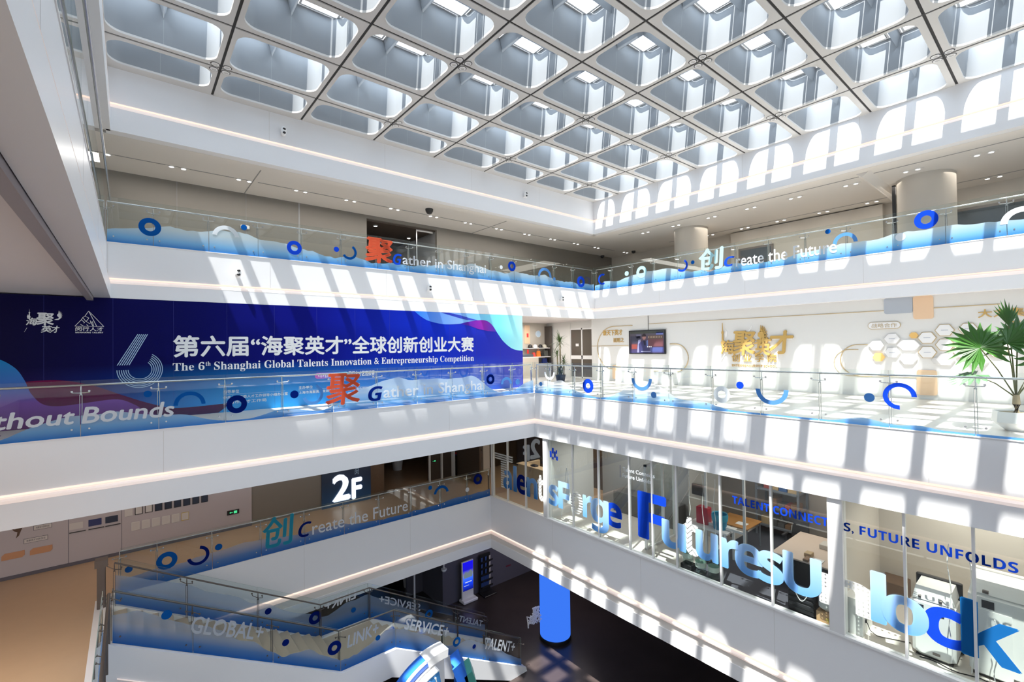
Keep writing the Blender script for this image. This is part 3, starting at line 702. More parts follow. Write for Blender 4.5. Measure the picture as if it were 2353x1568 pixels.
und = MB().prism([(a, 13.26, z) for a, z in [(U0, Z2-.1), (U1, ZL-.2), (U2, ZL-.2), (U3-.4, Z1), (U3-.7, Z1), (U2-.1, ZL-.6), (U1+.1, ZL-.6), (U0, Z2-.6)]], (0, 1.82, 0))
obj('underside', und, 'plaster', st)
obj('light_strip', MB().prism([(a, 13.02, z) for a, z in [(U0+.2, Z2-.74), (U1-.3, ZL-.69), (U1-.3, ZL-.70), (U0+.2, Z2-.75)]], (0, .04, 0)), 'painted_glow', st)
jn = [U0+.12, 1.12, 2.80, U1-.02, U2+.02, 7.80, 9.47, U3-.03]
nw = profile(41, .46, .30, .7)
R = Rail('stair_balustrade', 'stair glass balustrade nearer the viewer, with readable Global, Link, Service and Talent words', 'V', 13.16, jn, lambda a: zst(a)+.05, 1, nw, 'film2', mat='steel_dark', hside=.13)
RN = R
def pxtext(rail, st_, bl, br, tl, mat, **kw):
    a, b, c_ = [px(rail.axis, rail.c, *q) for q in (bl, br, tl)]
    return letters('lettering', st_, a, b, c_, (0, -1, 0), mat, rail.pane((a.x+b.x)/2), d=.016, **kw)
M['v_grey'] = vinyl('grey_white_vinyl', (0.62, 0.68, 0.76))
pxtext(R, 'GLOBAL+', (434, 1455), (600, 1472), (446, 1415), 'v_grey', heavy=.014)
pxtext(R, 'LINK+', (797, 1490), (868, 1457), (800, 1460), 'v_grey', heavy=.02)
pxtext(R, 'SERVICE+', (927, 1446), (1028, 1464), (934, 1420), 'v_white', heavy=.02)
pxtext(R, 'TALENT+', (1110, 1491), (1180, 1500), (1116, 1465), 'v_white', heavy=.02)
def pdot(rail, x, y, Rr, r, mat, **kw):
    p = px(rail.axis, rail.c, x, y); return rail.ring(p.x, p.z, Rr, r, mat, **kw)
pdot(R, 383, 1413, .10, 0, 'v_mid'); pdot(R, 656, 1477, .085, 0, 'v_dark'); pdot(R, 768, 1489, .185, .075, 'v_dark'); pdot(R, 868, 1466, .075, 0, 'v_mid'); pdot(R, 1049, 1475, .15, .07, 'v_mid'); pdot(R, 1089, 1486, .07, 0, 'v_dark')
jf = [U0+.12, 1.15, 2.82, U1+.02, U2-.02, 7.85, 9.5, U3-.2]
R = Rail('stair_balustrade', 'far stair glass balustrade, its Link, Service and Talent words seen mirrored from behind', 'V', 15.16, jf, lambda a: zst(a)+.05, -1, profile(52, .55, .25, 1.2), 'film2', mat='steel_dark', hside=.13)
pxtext(R, 'LINK+', (817, 1375), (747, 1405), (817, 1368-14), 'v_white', heavy=.02)
pxtext(R, 'SERVICE+', (965, 1405), (870, 1385), (966, 1388), 'v_grey', heavy=.02)
pxtext(R, 'TALENT+', (1107, 1440), (1044, 1426), (1110, 1427), 'v_grey', heavy=.02)
pdot(R, 616, 1405, .09, 0, 'v_dark'); pdot(R, 724, 1420, .19, .08, 'v_dark'); pdot(R, 812, 1402, .08, 0, 'v_mid'); pdot(R, 985, 1412, .16, .07, 'v_mid')
o = obj('newel_post', MB().cbox(-.62, -.46, 15.02, 15.22, Z2, Z2+1.12, .01).box(-.66, -.42, 14.98, 15.26, Z2+1.0, Z2+1.16), 'steel_dark')
tag(o, 'square bronze newel post at the head of the stair beside the beige floor', 'newel post')
o = obj('newel_post', MB().cbox(-.50, -.40, 13.12, 13.24, Z2-.9, Z2+.06, .01), 'panel')
tag(o, 'short white metal newel block at the top end of the near stair stringer', 'newel post')
# ------------------------------------------------------------------ top gallery: spotlights, cameras, small things
def spot_proto():
    r = thing('twin_spotlight', 'x', 'ceiling light', (0, 0, 0), 'recessed twin spotlights of the top gallery')
    obj('housing', MB().box(-.30, .30, -.06, .06, -.006, .004), 'plaster', r)
    for x in (-.15, .15):
        l = obj('lamp_ring', MB().lathe([(.085, 0), (.085, -.02), (.06, -.022), (.058, 0)], (x, 0, 0), 16, cap=False), 'white', r, 40)
        obj('lamp_face', MB().lathe([(.001, -.016), (.060, -.016)], (x, 0, 0), 16, cap=False), 'lamp', l)
    return r
sp0 = spot_proto(); used = []
def copy_tree(o, parent=None):
    c = o.copy(); COL.objects.link(c)
    if parent is not None: c.parent = parent
    for ch in list(o.children): copy_tree(ch, c)
    return c
def place_spot(x, y, label, rz=0.0):
    r = sp0 if not used else copy_tree(sp0)
    used.append(r); r.location = (x, y, ZC4+.045); r.rotation_euler = (0, 0, rz); r['label'] = label
for k, x in enumerate([-.62, 1.13, 2.9, 4.65, 6.4, 8.17, 9.95, 11.7, 13.45, 15.2, 16.97, 18.73, 20.43]):
    place_spot(x, 17.24, 'recessed twin spotlight over the gallery above the banner, %s along from the near end' % ORD[k])
for k, y in enumerate([13.5, 11.84, 10.12, 8.45, 6.8, 5.02, 3.36, 1.7]):
    place_spot(19.7, y, 'recessed twin spotlight in the ceiling row nearest the television side edge, %s from the corner' % ORD[k], pi/2)
for k, y in enumerate([11.84, 10.1, 8.5, 6.82, 5.14, 1.76]):
    place_spot(22.85, y, 'recessed twin spotlight in the inner ceiling row behind the round columns, %s from the corner' % ORD[k], pi/2)
for k, (x, y) in enumerate([(23.0, 19.6), (22.9, 17.1)]):
    place_spot(x, y, ('bright twin spotlight deep in the far gallery corner', 'bright twin spotlight beside the black sensor near the far gallery corner')[k])
def lobby_spot(x, y, label):
    r = thing('recessed_spotlight', label, 'ceiling light', (x, y, 7.1), 'spotlights in the dark lobby')
    obj('lamp_ring', MB().lathe([(.10, 7.1), (.10, 7.07), (.07, 7.068), (.068, 7.1)], (x, y, 0), 14, cap=False), 'white', r)
    obj('lamp_face', MB().lathe([(.001, 7.08), (.07, 7.08)], (x, y, 0), 14, cap=False), 'lamp', r)
for x, y, l in ((8.3, 19.4, 'spotlight in the dark lobby ceiling nearest the taupe wall end'), (10.5, 20.6, 'spotlight in the dark lobby ceiling beside the glass post'), (10.2, 22.0, 'spotlight in the dark lobby ceiling, second row back beside the glass post'), (9.9, 23.6, 'deepest spotlight in the dark lobby ceiling above the coral character')): lobby_spot(x, y, l)
o = obj('glass_partition', MB().box(10.0, 10.05, 18.9, 18.95, Z4, 7.1).box(10.05, 10.95, 18.9, 18.92, 7.02, 7.1), 'steel'); tag(o, 'slim steel glazing post standing in the dark lobby opening of the top gallery', 'glazing post')
def camera_thing(x, z, label):
    r = thing('security_camera', label, 'security camera', (x, 15.26, z), 'white twin-lens cameras on the fascias')
    obj('mount', MB().lathe([(.05, 0), (.05, .05), (.03, .07)], n=14), 'white', r, 40).rotation_euler = (pi/2, 0, 0)
    r.children[-1].location = (0, -.0, -.06)
    b = obj('body', MB().ball((0, 0, 0), .085, 14, (1, .8, 1.75)), 'white', r, 60); b.location = (0, -.13, .0)
    for dz in (.055, -.055):
        l = obj('lens', MB().ball((0, 0, 0), .048, 10, (1, .6, .8)), 'black_plastic', b, 60); l.location = (.012, -.052, dz)
camera_thing(2.38, 3.93, 'twin-lens camera on the sunlit fascia under the top gallery, nearest the near corner')
camera_thing(8.53, 3.92, 'twin-lens camera on the striped fascia above the middle of the banner')
camera_thing(15.45, 3.92, 'twin-lens camera on the fascia above the yucca and glass doors')
camera_thing(3.6, 8.33, 'twin-lens camera on the band just below the skylight, nearer end')
camera_thing(13.3, 8.33, 'twin-lens camera on the band just below the skylight, nearer the far corner')
o = obj('dome_camera', MB().lathe([(.02, -.16), (.09, -.14), (.15, -.04), (.16, 0.05)], (9.3, 16.45, ZC4), 16), 'black_plastic', smooth=50); tag(o, 'black funnel shaped dome camera hanging from the gallery ceiling above the lobby opening', 'security camera')
for x, y, l in ((22.6, 18.6, 'small black ceiling sensor deep in the far gallery corner'), (23.0, 16.6, 'small black ceiling sensor beside the bright corner spotlight')):
    o = obj('ceiling_sensor', MB().lathe([(.05, -.09), (.11, -.05), (.12, .05)], (x, y, ZC4), 14), 'black_plastic', smooth=50); tag(o, l, 'sensor')
o = obj('emergency_light', MB().cbox(3.02, 3.30, 18.62, 18.7, 6.02, 6.16, .02), 'white'); tag(o, 'small white emergency light box on the taupe gallery wall', 'emergency light')
o = obj('alarm_plate', MB().cbox(3.12, 3.26, 18.66, 18.7, 5.28, 5.46, .01), pbr('old_brass', (.30, .25, .12), .5)); tag(o, 'brass coloured alarm plate on the taupe gallery wall', 'alarm')
o = obj('red_sign', MB().box(23.56, 23.6, 11.7, 12.9, 5.05, 5.6), pbr('maroon', (.22, .02, .03), .5)); tag(o, 'maroon sign board low on the beige gallery wall behind a balustrade post', 'sign')

# ------------------------------------------------------------------ the blue banner
VBN = 15.172
ban = thing('banner', 'long blue stage banner announcing the sixth talents competition, standing behind the glass walkway', 'banner', (5.4, VBN, 0))
def uv_grad_banner():
    m, nt, out = _nt('banner_print'); tc = N(nt, 'ShaderNodeTexCoord'); sp = N(nt, 'ShaderNodeSeparateXYZ'); nt.links.new(tc.outputs['Object'], sp.inputs[0])
    mx_ = N(nt, 'ShaderNodeMapRange'); mx_.inputs['From Min'].default_value = -2.5; mx_.inputs['From Max'].default_value = 13.0; nt.links.new(sp.outputs['X'], mx_.inputs[0])
    mz_ = N(nt, 'ShaderNodeMapRange'); mz_.inputs['From Min'].default_value = 0.0; mz_.inputs['From Max'].default_value = 3.05; nt.links.new(sp.outputs['Z'], mz_.inputs[0])
    r1 = N(nt, 'ShaderNodeValToRGB'); nt.links.new(mx_.outputs[0], r1.inputs[0])
    for e, (p_, c) in zip([r1.color_ramp.elements[0], r1.color_ramp.elements[1]]+[r1.color_ramp.elements.new(.5) for _ in range(3)], [(0, srgb(14, 8, 52)), (.22, srgb(4, 6, 80)), (.45, srgb(6, 16, 128)), (.75, srgb(12, 45, 190)), (1, srgb(45, 50, 165))]): pass
    el = r1.color_ramp.elements
    for e, (p_, c) in zip(el, [(0, srgb(14, 8, 52)), (.22, srgb(4, 6, 80)), (.45, srgb(4, 12, 118)), (.75, srgb(10, 42, 185)), (1, srgb(50, 52, 170))]): e.position = p_; e.color = rgb(c)
    r2 = N(nt, 'ShaderNodeValToRGB'); nt.links.new(mx_.outputs[0], r2.inputs[0]); el = r2.color_ramp.elements; el.new(.5); el.new(.5)
    for e, (p_, c) in zip(el, [(0, srgb(60, 12, 62)), (.14, srgb(8, 60, 150)), (.30, srgb(30, 150, 225)), (1, srgb(48, 60, 180))]): e.position = p_; e.color = rgb(c)
    f = N(nt, 'ShaderNodeValToRGB'); nt.links.new(mz_.outputs[0], f.inputs[0]); f.color_ramp.elements[0].position = .10; f.color_ramp.elements[0].color = (1, 1, 1, 1); f.color_ramp.elements[1].position = .46; f.color_ramp.elements[1].color = (0, 0, 0, 1)
    mx = N(nt, 'ShaderNodeMix', data_type='RGBA'); nt.links.new(f.outputs[0], mx.inputs[0]); nt.links.new(r1.outputs[0], mx.inputs[6]); nt.links.new(r2.outputs[0], mx.inputs[7])
    p = N(nt, 'ShaderNodeBsdfPrincipled'); p.inputs['Roughness'].default_value = .5; p.inputs['Specular IOR Level'].default_value = .08
    nt.links.new(mx.outputs[2], p.inputs['Base Color']); nt.links.new(p.outputs[0], out.inputs[0]); return m
bm_ = MB().box(-2.75, 13.04, VBN, VBN+.12, 0, 3.057)
obj('banner_board', bm_, uv_grad_banner(), ban)
sm = MB()
for x in [-2.75+1.215*k for k in range(1, 13)]: sm.box(x-.002, x+.002, VBN-.0015, VBN, 0.0, 3.055)
obj('board_seam', sm, pbr('banner_seam', (.02, .03, .25), .5), ban)
def wave(name, pts, stops, axis, lo, hi, d, close):
    """printed swoosh: smooth curve pts (u,z) closed along the polyline close"""
    P = [Vector((a, b, 0)) for a, b in pts]; cv = []
    for i in range(len(P)-1):
        p0, p1, p2, p3 = P[max(i-1, 0)], P[i], P[i+1], P[min(i+2, len(P)-1)]
        for q in range(10):
            t = q/10; cv.append(.5*((2*p1)+(p2-p0)*t+(2*p0-5*p1+4*p2-p3)*t*t+(3*p1-p0-3*p2+p3)*t**3))
    cv.append(P[-1]); poly = [(p.x, p.y) for p in cv]+list(close)
    return obj(name, MB().add([(a, VBN-d, z) for a, z in poly], [tuple(range(len(poly)))]), grad('print_'+name, axis, lo, hi, stops, .5, spec=.08), ban)
wave('teal_swoosh', [(-2.75, 1.68), (-2.3, 1.62), (-2.0, 1.40), (-1.84, 1.1), (-1.74, .8), (-1.55, .54), (-1.26, .47), (-.8, .51), (-.24, .545), (.1, .38), (.35, .17), (.72, .03)], [(0, srgb(90, 45, 110)), (.35, srgb(120, 75, 165)), (.6, srgb(70, 110, 190)), (1, srgb(25, 130, 190))], 'Z', 0, 1.65, .003, [(.72, .005), (-2.75, .005)])
wave('plum_swoosh', [(-1.9, 1.07), (-1.3, 1.08), (-.7, .92), (-.1, .62), (.5, .35), (1.0, .22), (2.2, .25)], [(0, srgb(45, 15, 75)), (1, srgb(110, 20, 70))], 'Z', 0, 1.1, .002, [(1.9, .005), (-1.9, .005)])
wave('sky_swoosh', [(7.93, 3.056), (8.2, 2.86), (8.55, 2.71), (9.2, 2.61), (9.98, 2.66), (10.6, 2.79), (11.1, 2.80), (11.42, 2.62), (11.70, 2.28), (12.0, 1.95), (12.4, 1.68), (12.75, 1.58), (13.04, 1.56)], [(0, srgb(45, 120, 230)), (.35, srgb(120, 160, 230)), (.75, srgb(120, 215, 235)), (1, srgb(170, 235, 240))], 'X', 8, 13, .002, [(13.04, 3.056)])
wave('violet_swoosh', [(9.85, 2.64), (10.4, 2.76), (11.0, 2.81), (11.35, 2.68), (11.62, 2.36)], [(0, srgb(35, 35, 160)), (.6, srgb(140, 40, 165)), (1, srgb(90, 60, 190))], 'X', 9.9, 11.6, .004, [(11.2, 2.38), (10.7, 2.46), (10.3, 2.58)])
wave('navy_swoosh', [(9.0, 3.056), (9.6, 2.92), (10.2, 2.80), (10.75, 2.795)], [(0, srgb(30, 45, 160)), (1, srgb(70, 90, 200))], 'X', 9, 11, .0035, [(10.4, 2.86), (9.9, 2.97), (9.35, 3.056)])
M['print_white'] = pbr('print_white', (.80, .82, .84), .4)
M['print_pale'] = pbr('print_pale_blue', srgb(165, 195, 225), .4)
nv = (0, -1, 0)
wtext('headline', '第六届“海聚英才”全球创新创业大赛', 'V', VBN, .88, 10.50, 1.55, 2.15, 'print_white', ban, heavy=.026, d=.004)
bx_ = lambda x: PV(x, 845, VBN).x
wtext('subtitle', 'The 6', 'V', VBN, bx_(397), bx_(470), 1.20, 1.42, 'print_white', ban, style='serif', d=.004)
wtext('ordinal', 'th', 'V', VBN, bx_(472.5), bx_(484), 1.31, 1.43, 'print_white', ban, style='serif', d=.004)
wtext('subtitle', 'Shanghai Global Talents Innovation & Entrepreneurship Competition', 'V', VBN, bx_(492), 10.49, 1.13, 1.42, 'print_white', ban, style='serif', d=.004)
pl = rrect(4.47, 5.54, .80, .985, .09); obj('pill_badge', MB().add([(p[0], VBN-.003, p[1]) for p in pl], [tuple(range(len(pl)))]), grad('pill_print', 'X', 4.47, 5.54, [(0, srgb(190, 60, 170)), (.5, srgb(90, 120, 220)), (1, srgb(90, 200, 225))]), ban)
wtext('badge_text', '中国·上海', 'V', VBN, 4.57, 5.45, .83, .955, 'print_white', ban, d=.005)
wtext('heat_text', '闵行人才区选拔赛', 'V', VBN, 5.52, 6.41, .82, 1.0, 'print_white', ban, heavy=.012, d=.005)
for a, b, z, h, t in ((2.01, 2.40, .52, .095, '指导单位'), (2.01, 3.68, .36, .09, '中共上海市委人才工作领导小组办公室'), (2.01, 3.1, .22, .09, '上海市人才工作局'), (3.99, 4.40, .51, .095, '主办单位'), (3.99, 5.3, .36, .09, '上海市海聚英才发展促进中心'), (5.49, 5.9, .50, .095, '承办单位'), (5.49, 7.42, .36, .09, '中共上海市闵行区委人才工作领导小组办公室'), (5.49, 6.55, .22, .09, '闵行区人才工作局'), (7.74, 8.12, .50, .095, '协办单位'), (7.74, 9.51, .36, .085, '中共上海市闵行区江川路街道工作委员会')):
    wtext('credit_line', t, 'V', VBN, a, b, z, z+h, 'print_white', ban, d=.004, heavy=.006)
    if len(t) == 4: obj('credit_rule', MB().box(a, a+1.6, VBN-.003, VBN, z-.035, z-.028), 'print_pale', ban)
six = MB()
for k in range(6):
    x0 = -.25+.045*k; dx = .40-.006*k
    six.prism([(x0, VBN-.004, 1.385+.001*k), (x0+.018, VBN-.004, 1.385), (x0+dx+.018, VBN-.004, 2.165), (x0+dx, VBN-.004, 2.165)], (0, .002, 0))
    R_ = .46-.043*k
    six2 = ring_poly('V', VBN, .205, 1.265, R_, R_-.016, -180, 58-2*k, 40, d=.004)
    six.add(six2.v, six2.f)
obj('numeral_lines', six, 'print_pale', ban)
# the emblem in its two versions: banner print and wall letters
BIRD = [(.50, .43), (.545, .425), (.60, .425), (.645, .47), (.668, .54), (.672, .62), (.65, .68), (.61, .705), (.575, .66), (.572, .60), (.612, .535), (.60, .485), (.555, .465)]
FEATHERS = [((.600, .68), (.622, .70), (.612, .83)), ((.618, .69), (.638, .70), (.636, .82)), ((.634, .68), (.652, .68), (.658, .795)), ((.648, .65), (.664, .645), (.677, .755)), ((.655, .61), (.671, .60), (.692, .705)), ((.655, .56), (.670, .545), (.697, .635)), ((.648, .51), (.662, .50), (.692, .565))]
TOWER = [(.062, .30), (.060, .42), (.048, .44), (.046, .48), (.058, .50), (.062, .66), (.055, .68), (.056, .72), (.066, .73), (.0695, .92), (.073, .73), (.083, .72), (.084, .68), (.077, .66), (.081, .50), (.093, .48), (.091, .44), (.079, .42), (.077, .30)]
def emblem(parent, axis, c, o0, o1, W_, H_, mat, halo, parts, deep, d0=.004):
    """o0,o1 = where the emblem box starts (a,z); W_ signed width, H_ height; parts = glyph boxes"""
    T = lambda u, v: (o0+W_*u, o1+H_*v)
    nrm = Vector((0, -1, 0)) if axis == 'V' else Vector((-1, 0, 0))
    def poly(nm, pts, m, d, th):
        q = [onp(axis, c, *T(u, v), d) for u, v in pts]
        mb = MB().prism(q, nrm*max(th, .0015)); return obj(nm, mb, m, parent)
    for nm, ch, u0, u1, v0, v1, sh in parts:
        a0, z0 = T(u0, v0); a1, z1 = T(u1, v1)
        if halo: wtext(nm+'_edge', ch, axis, c, a0, a1, z0-.012, z1-.012, halo, parent, heavy=.05, d=d0, deep=0, shear=W_*sh)
        wtext(nm, ch, axis, c, a0, a1, z0, z1, mat, parent, heavy=.022, d=d0+.01, deep=deep, shear=W_*sh)
    poly('tower_mark', TOWER, mat, d0+.01, deep); poly('bird_mark', BIRD, mat, d0+.01, deep)
    for q in FEATHERS: poly('bird_feather', q, mat, d0+.01, deep)
    poly('signal_mark', [(.095, .66), (.12, .76), (.135, .70), (.13, .62), (.115, .56)], halo or mat, d0, deep*.4)
    poly('slash_mark', [(.03, .02), (.09, .20), (.10, .20), (.034, .02)], halo or mat, d0, deep*.4); poly('slash_mark', [(.42, .66), (.49, .83), (.497, .82), (.43, .65)], halo or mat, d0, deep*.4)
em = [('hai_character', '海', .03, .23, .20, .52, .03), ('ju_character', '聚', .20, .53, .17, .72, .03), ('ying_character', '英', .52, .73, .17, .56, .03), ('cai_character', '才', .70, 1.0, .20, .70, .03)]
emb = [('hai_character', '海', .06, .34, .30, .62, .03), ('ju_character', '聚', .30, .74, .30, .84, .03), ('ying_character', '英', .42, .68, .0, .30, .03), ('cai_character', '才', .66, .86, .0, .30, .03)]
def emblem_banner():
    global BIRD, TOWER, FEATHERS
    b0, t0, f0_ = BIRD, TOWER, FEATHERS
    FEATHERS = [[(u*1.05+.22, v*1.0+.12) for u, v in q] for q in f0_]
    BIRD = [(u*1.05+.22, v*1.0+.12) for u, v in b0]; TOWER = [(u*1.35+.06, v*.75+.30) for u, v in t0]
    emblem(ban, 'V', VBN, -1.87, 2.19, .68, .55, 'print_white', None, emb, 0.0)
    BIRD, TOWER, FEATHERS = b0, t0, f0_
emblem_banner()
def stroke(mb, pts, w, T):
    for (a, b), (c_, e) in zip(pts[:-1], pts[1:]):
        dx, dz = c_-a, e-b; L = math.hypot(dx, dz); nx, nz = -dz/L*w/2, dx/L*w/2
        mb.prism([T(a+nx, b+nz), T(c_+nx, e+nz), T(c_-nx, e-nz), T(a-nx, b-nz)], (0, .002, 0))
mt = MB(); T = lambda u, v: (-1.01+.52*u, VBN-.004, 2.35+.37*v)
for ps in ([(0, 0), (.22, .42), (.33, .25), (.30, .2)], [(.22, .42), (.27, .57), (.34, .66), (.47, 1.0), (1.0, 0), (0, 0)], [(.27, .57), (.38, .30), (.48, .55), (.34, .66)], [(.47, 1.0), (.75, 0)], [(.40, .30), (.50, .18), (.60, .32), (.64, .0)], [(.52, .38), (.62, .0)], [(.18, .14), (.30, 0)], [(.40, .12), (.46, .0)]): stroke(mt, ps, .022, T)
obj('mountain_mark', mt, 'print_white', ban)
wtext('talent_mark', '闵行人才', 'V', VBN, -1.0, -.50, 2.235, 2.335, 'print_white', ban, d=.004, heavy=.01); wtext('talent_mark_small', 'MINHANG TALENT', 'V', VBN, -1.0, -.50, 2.185, 2.215, 'print_white', ban, style='sans', d=.004)
# ------------------------------------------------------------------ third floor: television wall, honeycomb, shop, plants
UW = 18.25
tv = thing('television', 'black wall mounted television showing a man in a dark jacket, hung from a cable', 'television', (UW, 12.5, 1.85))
obj('bezel', MB().cbox(UW-.09, UW-.012, 11.53, 13.46, 1.32, 2.41, .01), 'black_plastic', tv)
obj('mount_cable', MB().tube([(UW-.03, 12.43, 2.41), (UW-.02, 12.43, 3.08)], .012, 6), 'black_plastic', tv)
scr = obj('screen', MB().add([(UW-.0915, 13.40, 1.37), (UW-.0915, 11.59, 1.37), (UW-.0915, 11.59, 2.36), (UW-.0915, 13.40, 2.36)], [(0, 1, 2, 3)]), grad('screen_back', 'Z', 1.37, 2.36, [(0, srgb(62, 60, 100)), (.35, srgb(70, 50, 62)), (.7, srgb(85, 75, 90)), (1, srgb(75, 78, 82))], .3, 0.12), tv)
M_scr = {}
def scrcol(c):
    if c not in M_scr: M_scr[c] = pbr('screen_tone_%d' % len(M_scr), srgb(*c), .4, emit=srgb(*c), es=.15)
    return M_scr[c]
def spoly(nm, pts, c, lv=1):   # picture coordinates 0..1 across, 0..1 up
    obj(nm, MB().add([(UW-.0915-.0008*lv, 13.40-1.81*u, 1.37+.99*v) for u, v in pts], [tuple(range(len(pts)))]), scrcol(c), scr)
for u0, u1, v0, v1, c in ((.02, .33, .45, .78, (55, 55, 72)), (.05, .22, .18, .40, (120, 60, 55)), (.55, .98, .30, .62, (95, 60, 66)), (.55, .98, .62, .80, (88, 72, 66)), (.60, .98, .05, .25, (70, 78, 130)), (.78, .98, .82, .95, (95, 105, 165)), (.20, .34, .68, .86, (95, 95, 120)), (.02, .98, .90, .99, (62, 66, 60))): spoly('picture_area', [(u0, v0), (u1, v0), (u1, v1), (u0, v1)], c)
for k in range(9): spoly('shelf_highlight', [(.56+.045*k, .68), (.575+.045*k, .68), (.575+.045*k, .76), (.56+.045*k, .76)], (170, 150, 130), 2)
spoly('chair_back', [(.22, .02), (.26, .60), (.33, .62), (.33, .02)], (130, 130, 165), 2)
spoly('jacket', [(.28, .0), (.27, .40), (.32, .50), (.40, .56), (.47, .58), (.53, .53), (.55, .30), (.56, 0)], (52, 52, 92), 3)
spoly('shirt', [(.41, .56), (.47, .56), (.48, .36), (.44, .34)], (28, 30, 48), 4); spoly('sleeve', [(.50, .55), (.55, .60), (.55, .30), (.51, .30)], (92, 108, 160), 4)
spoly('head', [(.435+.052*math.cos(t*pi/12), .73+.125*math.sin(t*pi/12)) for t in range(24)], (150, 110, 105), 4); spoly('hair', [(.435+.062*math.cos(t*pi/12), .755+.135*math.sin(t*pi/12)) for t in range(0, 13)], (45, 35, 45), 5)
for k in range(3): spoly('caption', [(.52+.05*k, .255), (.55+.05*k, .255), (.55+.05*k, .31), (.52+.05*k, .31)], (235, 235, 240), 5)
spoly('subtitle_bar', [(.34, .06), (.62, .06), (.62, .08), (.34, .08)], (160, 165, 195), 5)
# gilded lines on the wall
def goldline(nm, pts, label, w=.022):
    mb = MB().tube([(UW-.008, y, z) for y, z in pts], w, 6); o = obj(nm, mb, 'gold_line', smooth=60); tag(o, label, 'wall trim'); return o
arc = lambda cy, cz, r, t0, t1, n=16, sy=1: [(cy-sy*r*math.cos(math.radians(t0+(t1-t0)*k/n)), cz+r*math.sin(math.radians(t0+(t1-t0)*k/n))) for k in range(n+1)]
goldline('gold_trim_line', [(13.3, 2.66)]+[(14.4, 2.66)]+[(y, z) for y, z in arc(14.4, 1.62, 1.04, 90, -90, 24, -1)][0:]+[(14.3, .58)], 'thin gold arched outline around the small gold motto beside the television')
goldline('gold_trim_line', [(15.8, 1.72), (13.55, 1.72)], 'straight gold strip across the wall under the small gold motto', .014)
goldline('gold_trim_line', [(12.40, 2.69), (3.75, 2.69)], 'long straight gold line high on the wall above the gold emblem', .014)
goldline('gold_trim_line', [(2.70, 2.69), (1.35, 2.70)], 'short gold line high on the wall behind the fan palm', .014)
goldline('gold_trim_line', [(11.35, 1.76)]+arc(11.1, 1.16, .60, 90, -90, 20)+[(12.2, .56)], 'gold looped line on the wall beside the television, opening toward the emblem')
goldline('gold_trim_line', [(4.30, 1.64)]+arc(4.55, 1.14, .50, 90, -90, 20, -1)[0:]+[(3.0, .64)], 'outer gold loop ending at the white honeycomb plaques', .016)
goldline('gold_trim_line', [(4.55, 1.48)]+arc(4.80, 1.05, .43, 90, -90, 20, -1)+[(4.2, .62)], 'inner gold loop ending below the white honeycomb plaques', .012)
lm = thing('wall_lettering', 'small gold two-line motto inside the gold arch beside the television', 'lettering', (UW, 14.4, 2.2))
wtext('motto_line', '聚天下英才', 'U', UW, 15.07, 13.88, 2.22, 2.50, 'gold', lm, deep=.02, heavy=.015); wtext('motto_line', '而用之', 'U', UW, 14.42, 13.80, 1.88, 2.10, 'gold', lm, deep=.02, heavy=.015)
lg = thing('wall_emblem', 'large raised gold four-character emblem with bird and tower, between television and honeycomb', 'emblem', (UW, 7.8, 1.6))
M['halo'] = pbr('letter_backing_white', (.85, .85, .84), .4)
emblem(lg, 'U', UW, 9.18, .98, -2.68, 1.72, 'gold', 'halo', em, .05)
wtext('academy_name', '创 业 学 院', 'U', UW, 8.66, 7.02, 1.03, 1.34, 'gold', lg, deep=.03, heavy=.012); wtext('academy_small', 'ENTREPRENEURSHIP SCHOOL', 'U', UW, 8.66, 7.02, .84, .93, 'gold', lg, style='sans', deep=.01)
lb = thing('wall_lettering', 'gold lettering partly hidden behind the fan palm leaves', 'lettering', (UW, 1.3, 2.3))
wtext('motto_line', '大力集聚', 'U', UW, 1.78, .60, 2.34, 2.58, 'gold', lb, deep=.02, heavy=.012); wtext('motto_line', '英才', 'U', UW, 1.22, .72, 2.0, 2.25, 'gold', lb, deep=.02, heavy=.012)
ov = thing('oval_plaque', 'white rounded title plaque above the honeycomb plaques', 'plaque', (UW, 3.87, 2.23))
pr_ = rrect(3.46, 4.28, 2.12, 2.345, .11); obj('rim', MB().prism([(UW-.002, p[0], p[1]) for p in pr_], (-.03, 0, 0)), 'gold_line', ov)
pr_ = rrect(3.475, 4.265, 2.135, 2.33, .095); obj('face', MB().prism([(UW-.03, p[0], p[1]) for p in pr_], (-.012, 0, 0)), 'white', ov)
wtext('title', '战略合作', 'U', UW-.042, 4.18, 3.55, 2.165, 2.30, 'gold_line', ov, d=.003, heavy=.004)
hexs = [(4.07, 1.60, .21, 0, 'in the first column from the emblem'), (3.68, 1.81, .21, 0, 'upper one in the second column from the emblem'), (3.68, 1.38, .21, 0, 'lower one in the second column from the emblem'), (3.28, 1.60, .29, 0, 'extra wide one in the middle of the honeycomb'), (3.30, 1.18, .22, 0, 'lowest one under the extra wide plaque'), (2.86, 1.82, .22, 0, 'upper one just below the peach square'), (2.86, 1.39, .22, 0, 'lower one below the peach square'), (2.47, 2.03, .22, 0, 'highest one left of the palm leaf tips'.replace('left of', 'touching')), (2.47, 1.61, .22, 0, 'behind the tips of the big palm leaf'), (2.47, 1.18, .22, 0, 'lowest one behind the low palm leaf'), (2.10, 1.40, .22, 0, 'behind the lower edge of the big palm leaf'), (1.98, 2.05, .21, 0, 'behind the top of the big palm leaf'), (1.80, 1.14, .22, 0, 'beside the long palm stem'), (1.42, 1.42, .20, 0, 'with the blue arrow mark between two palm stems')]
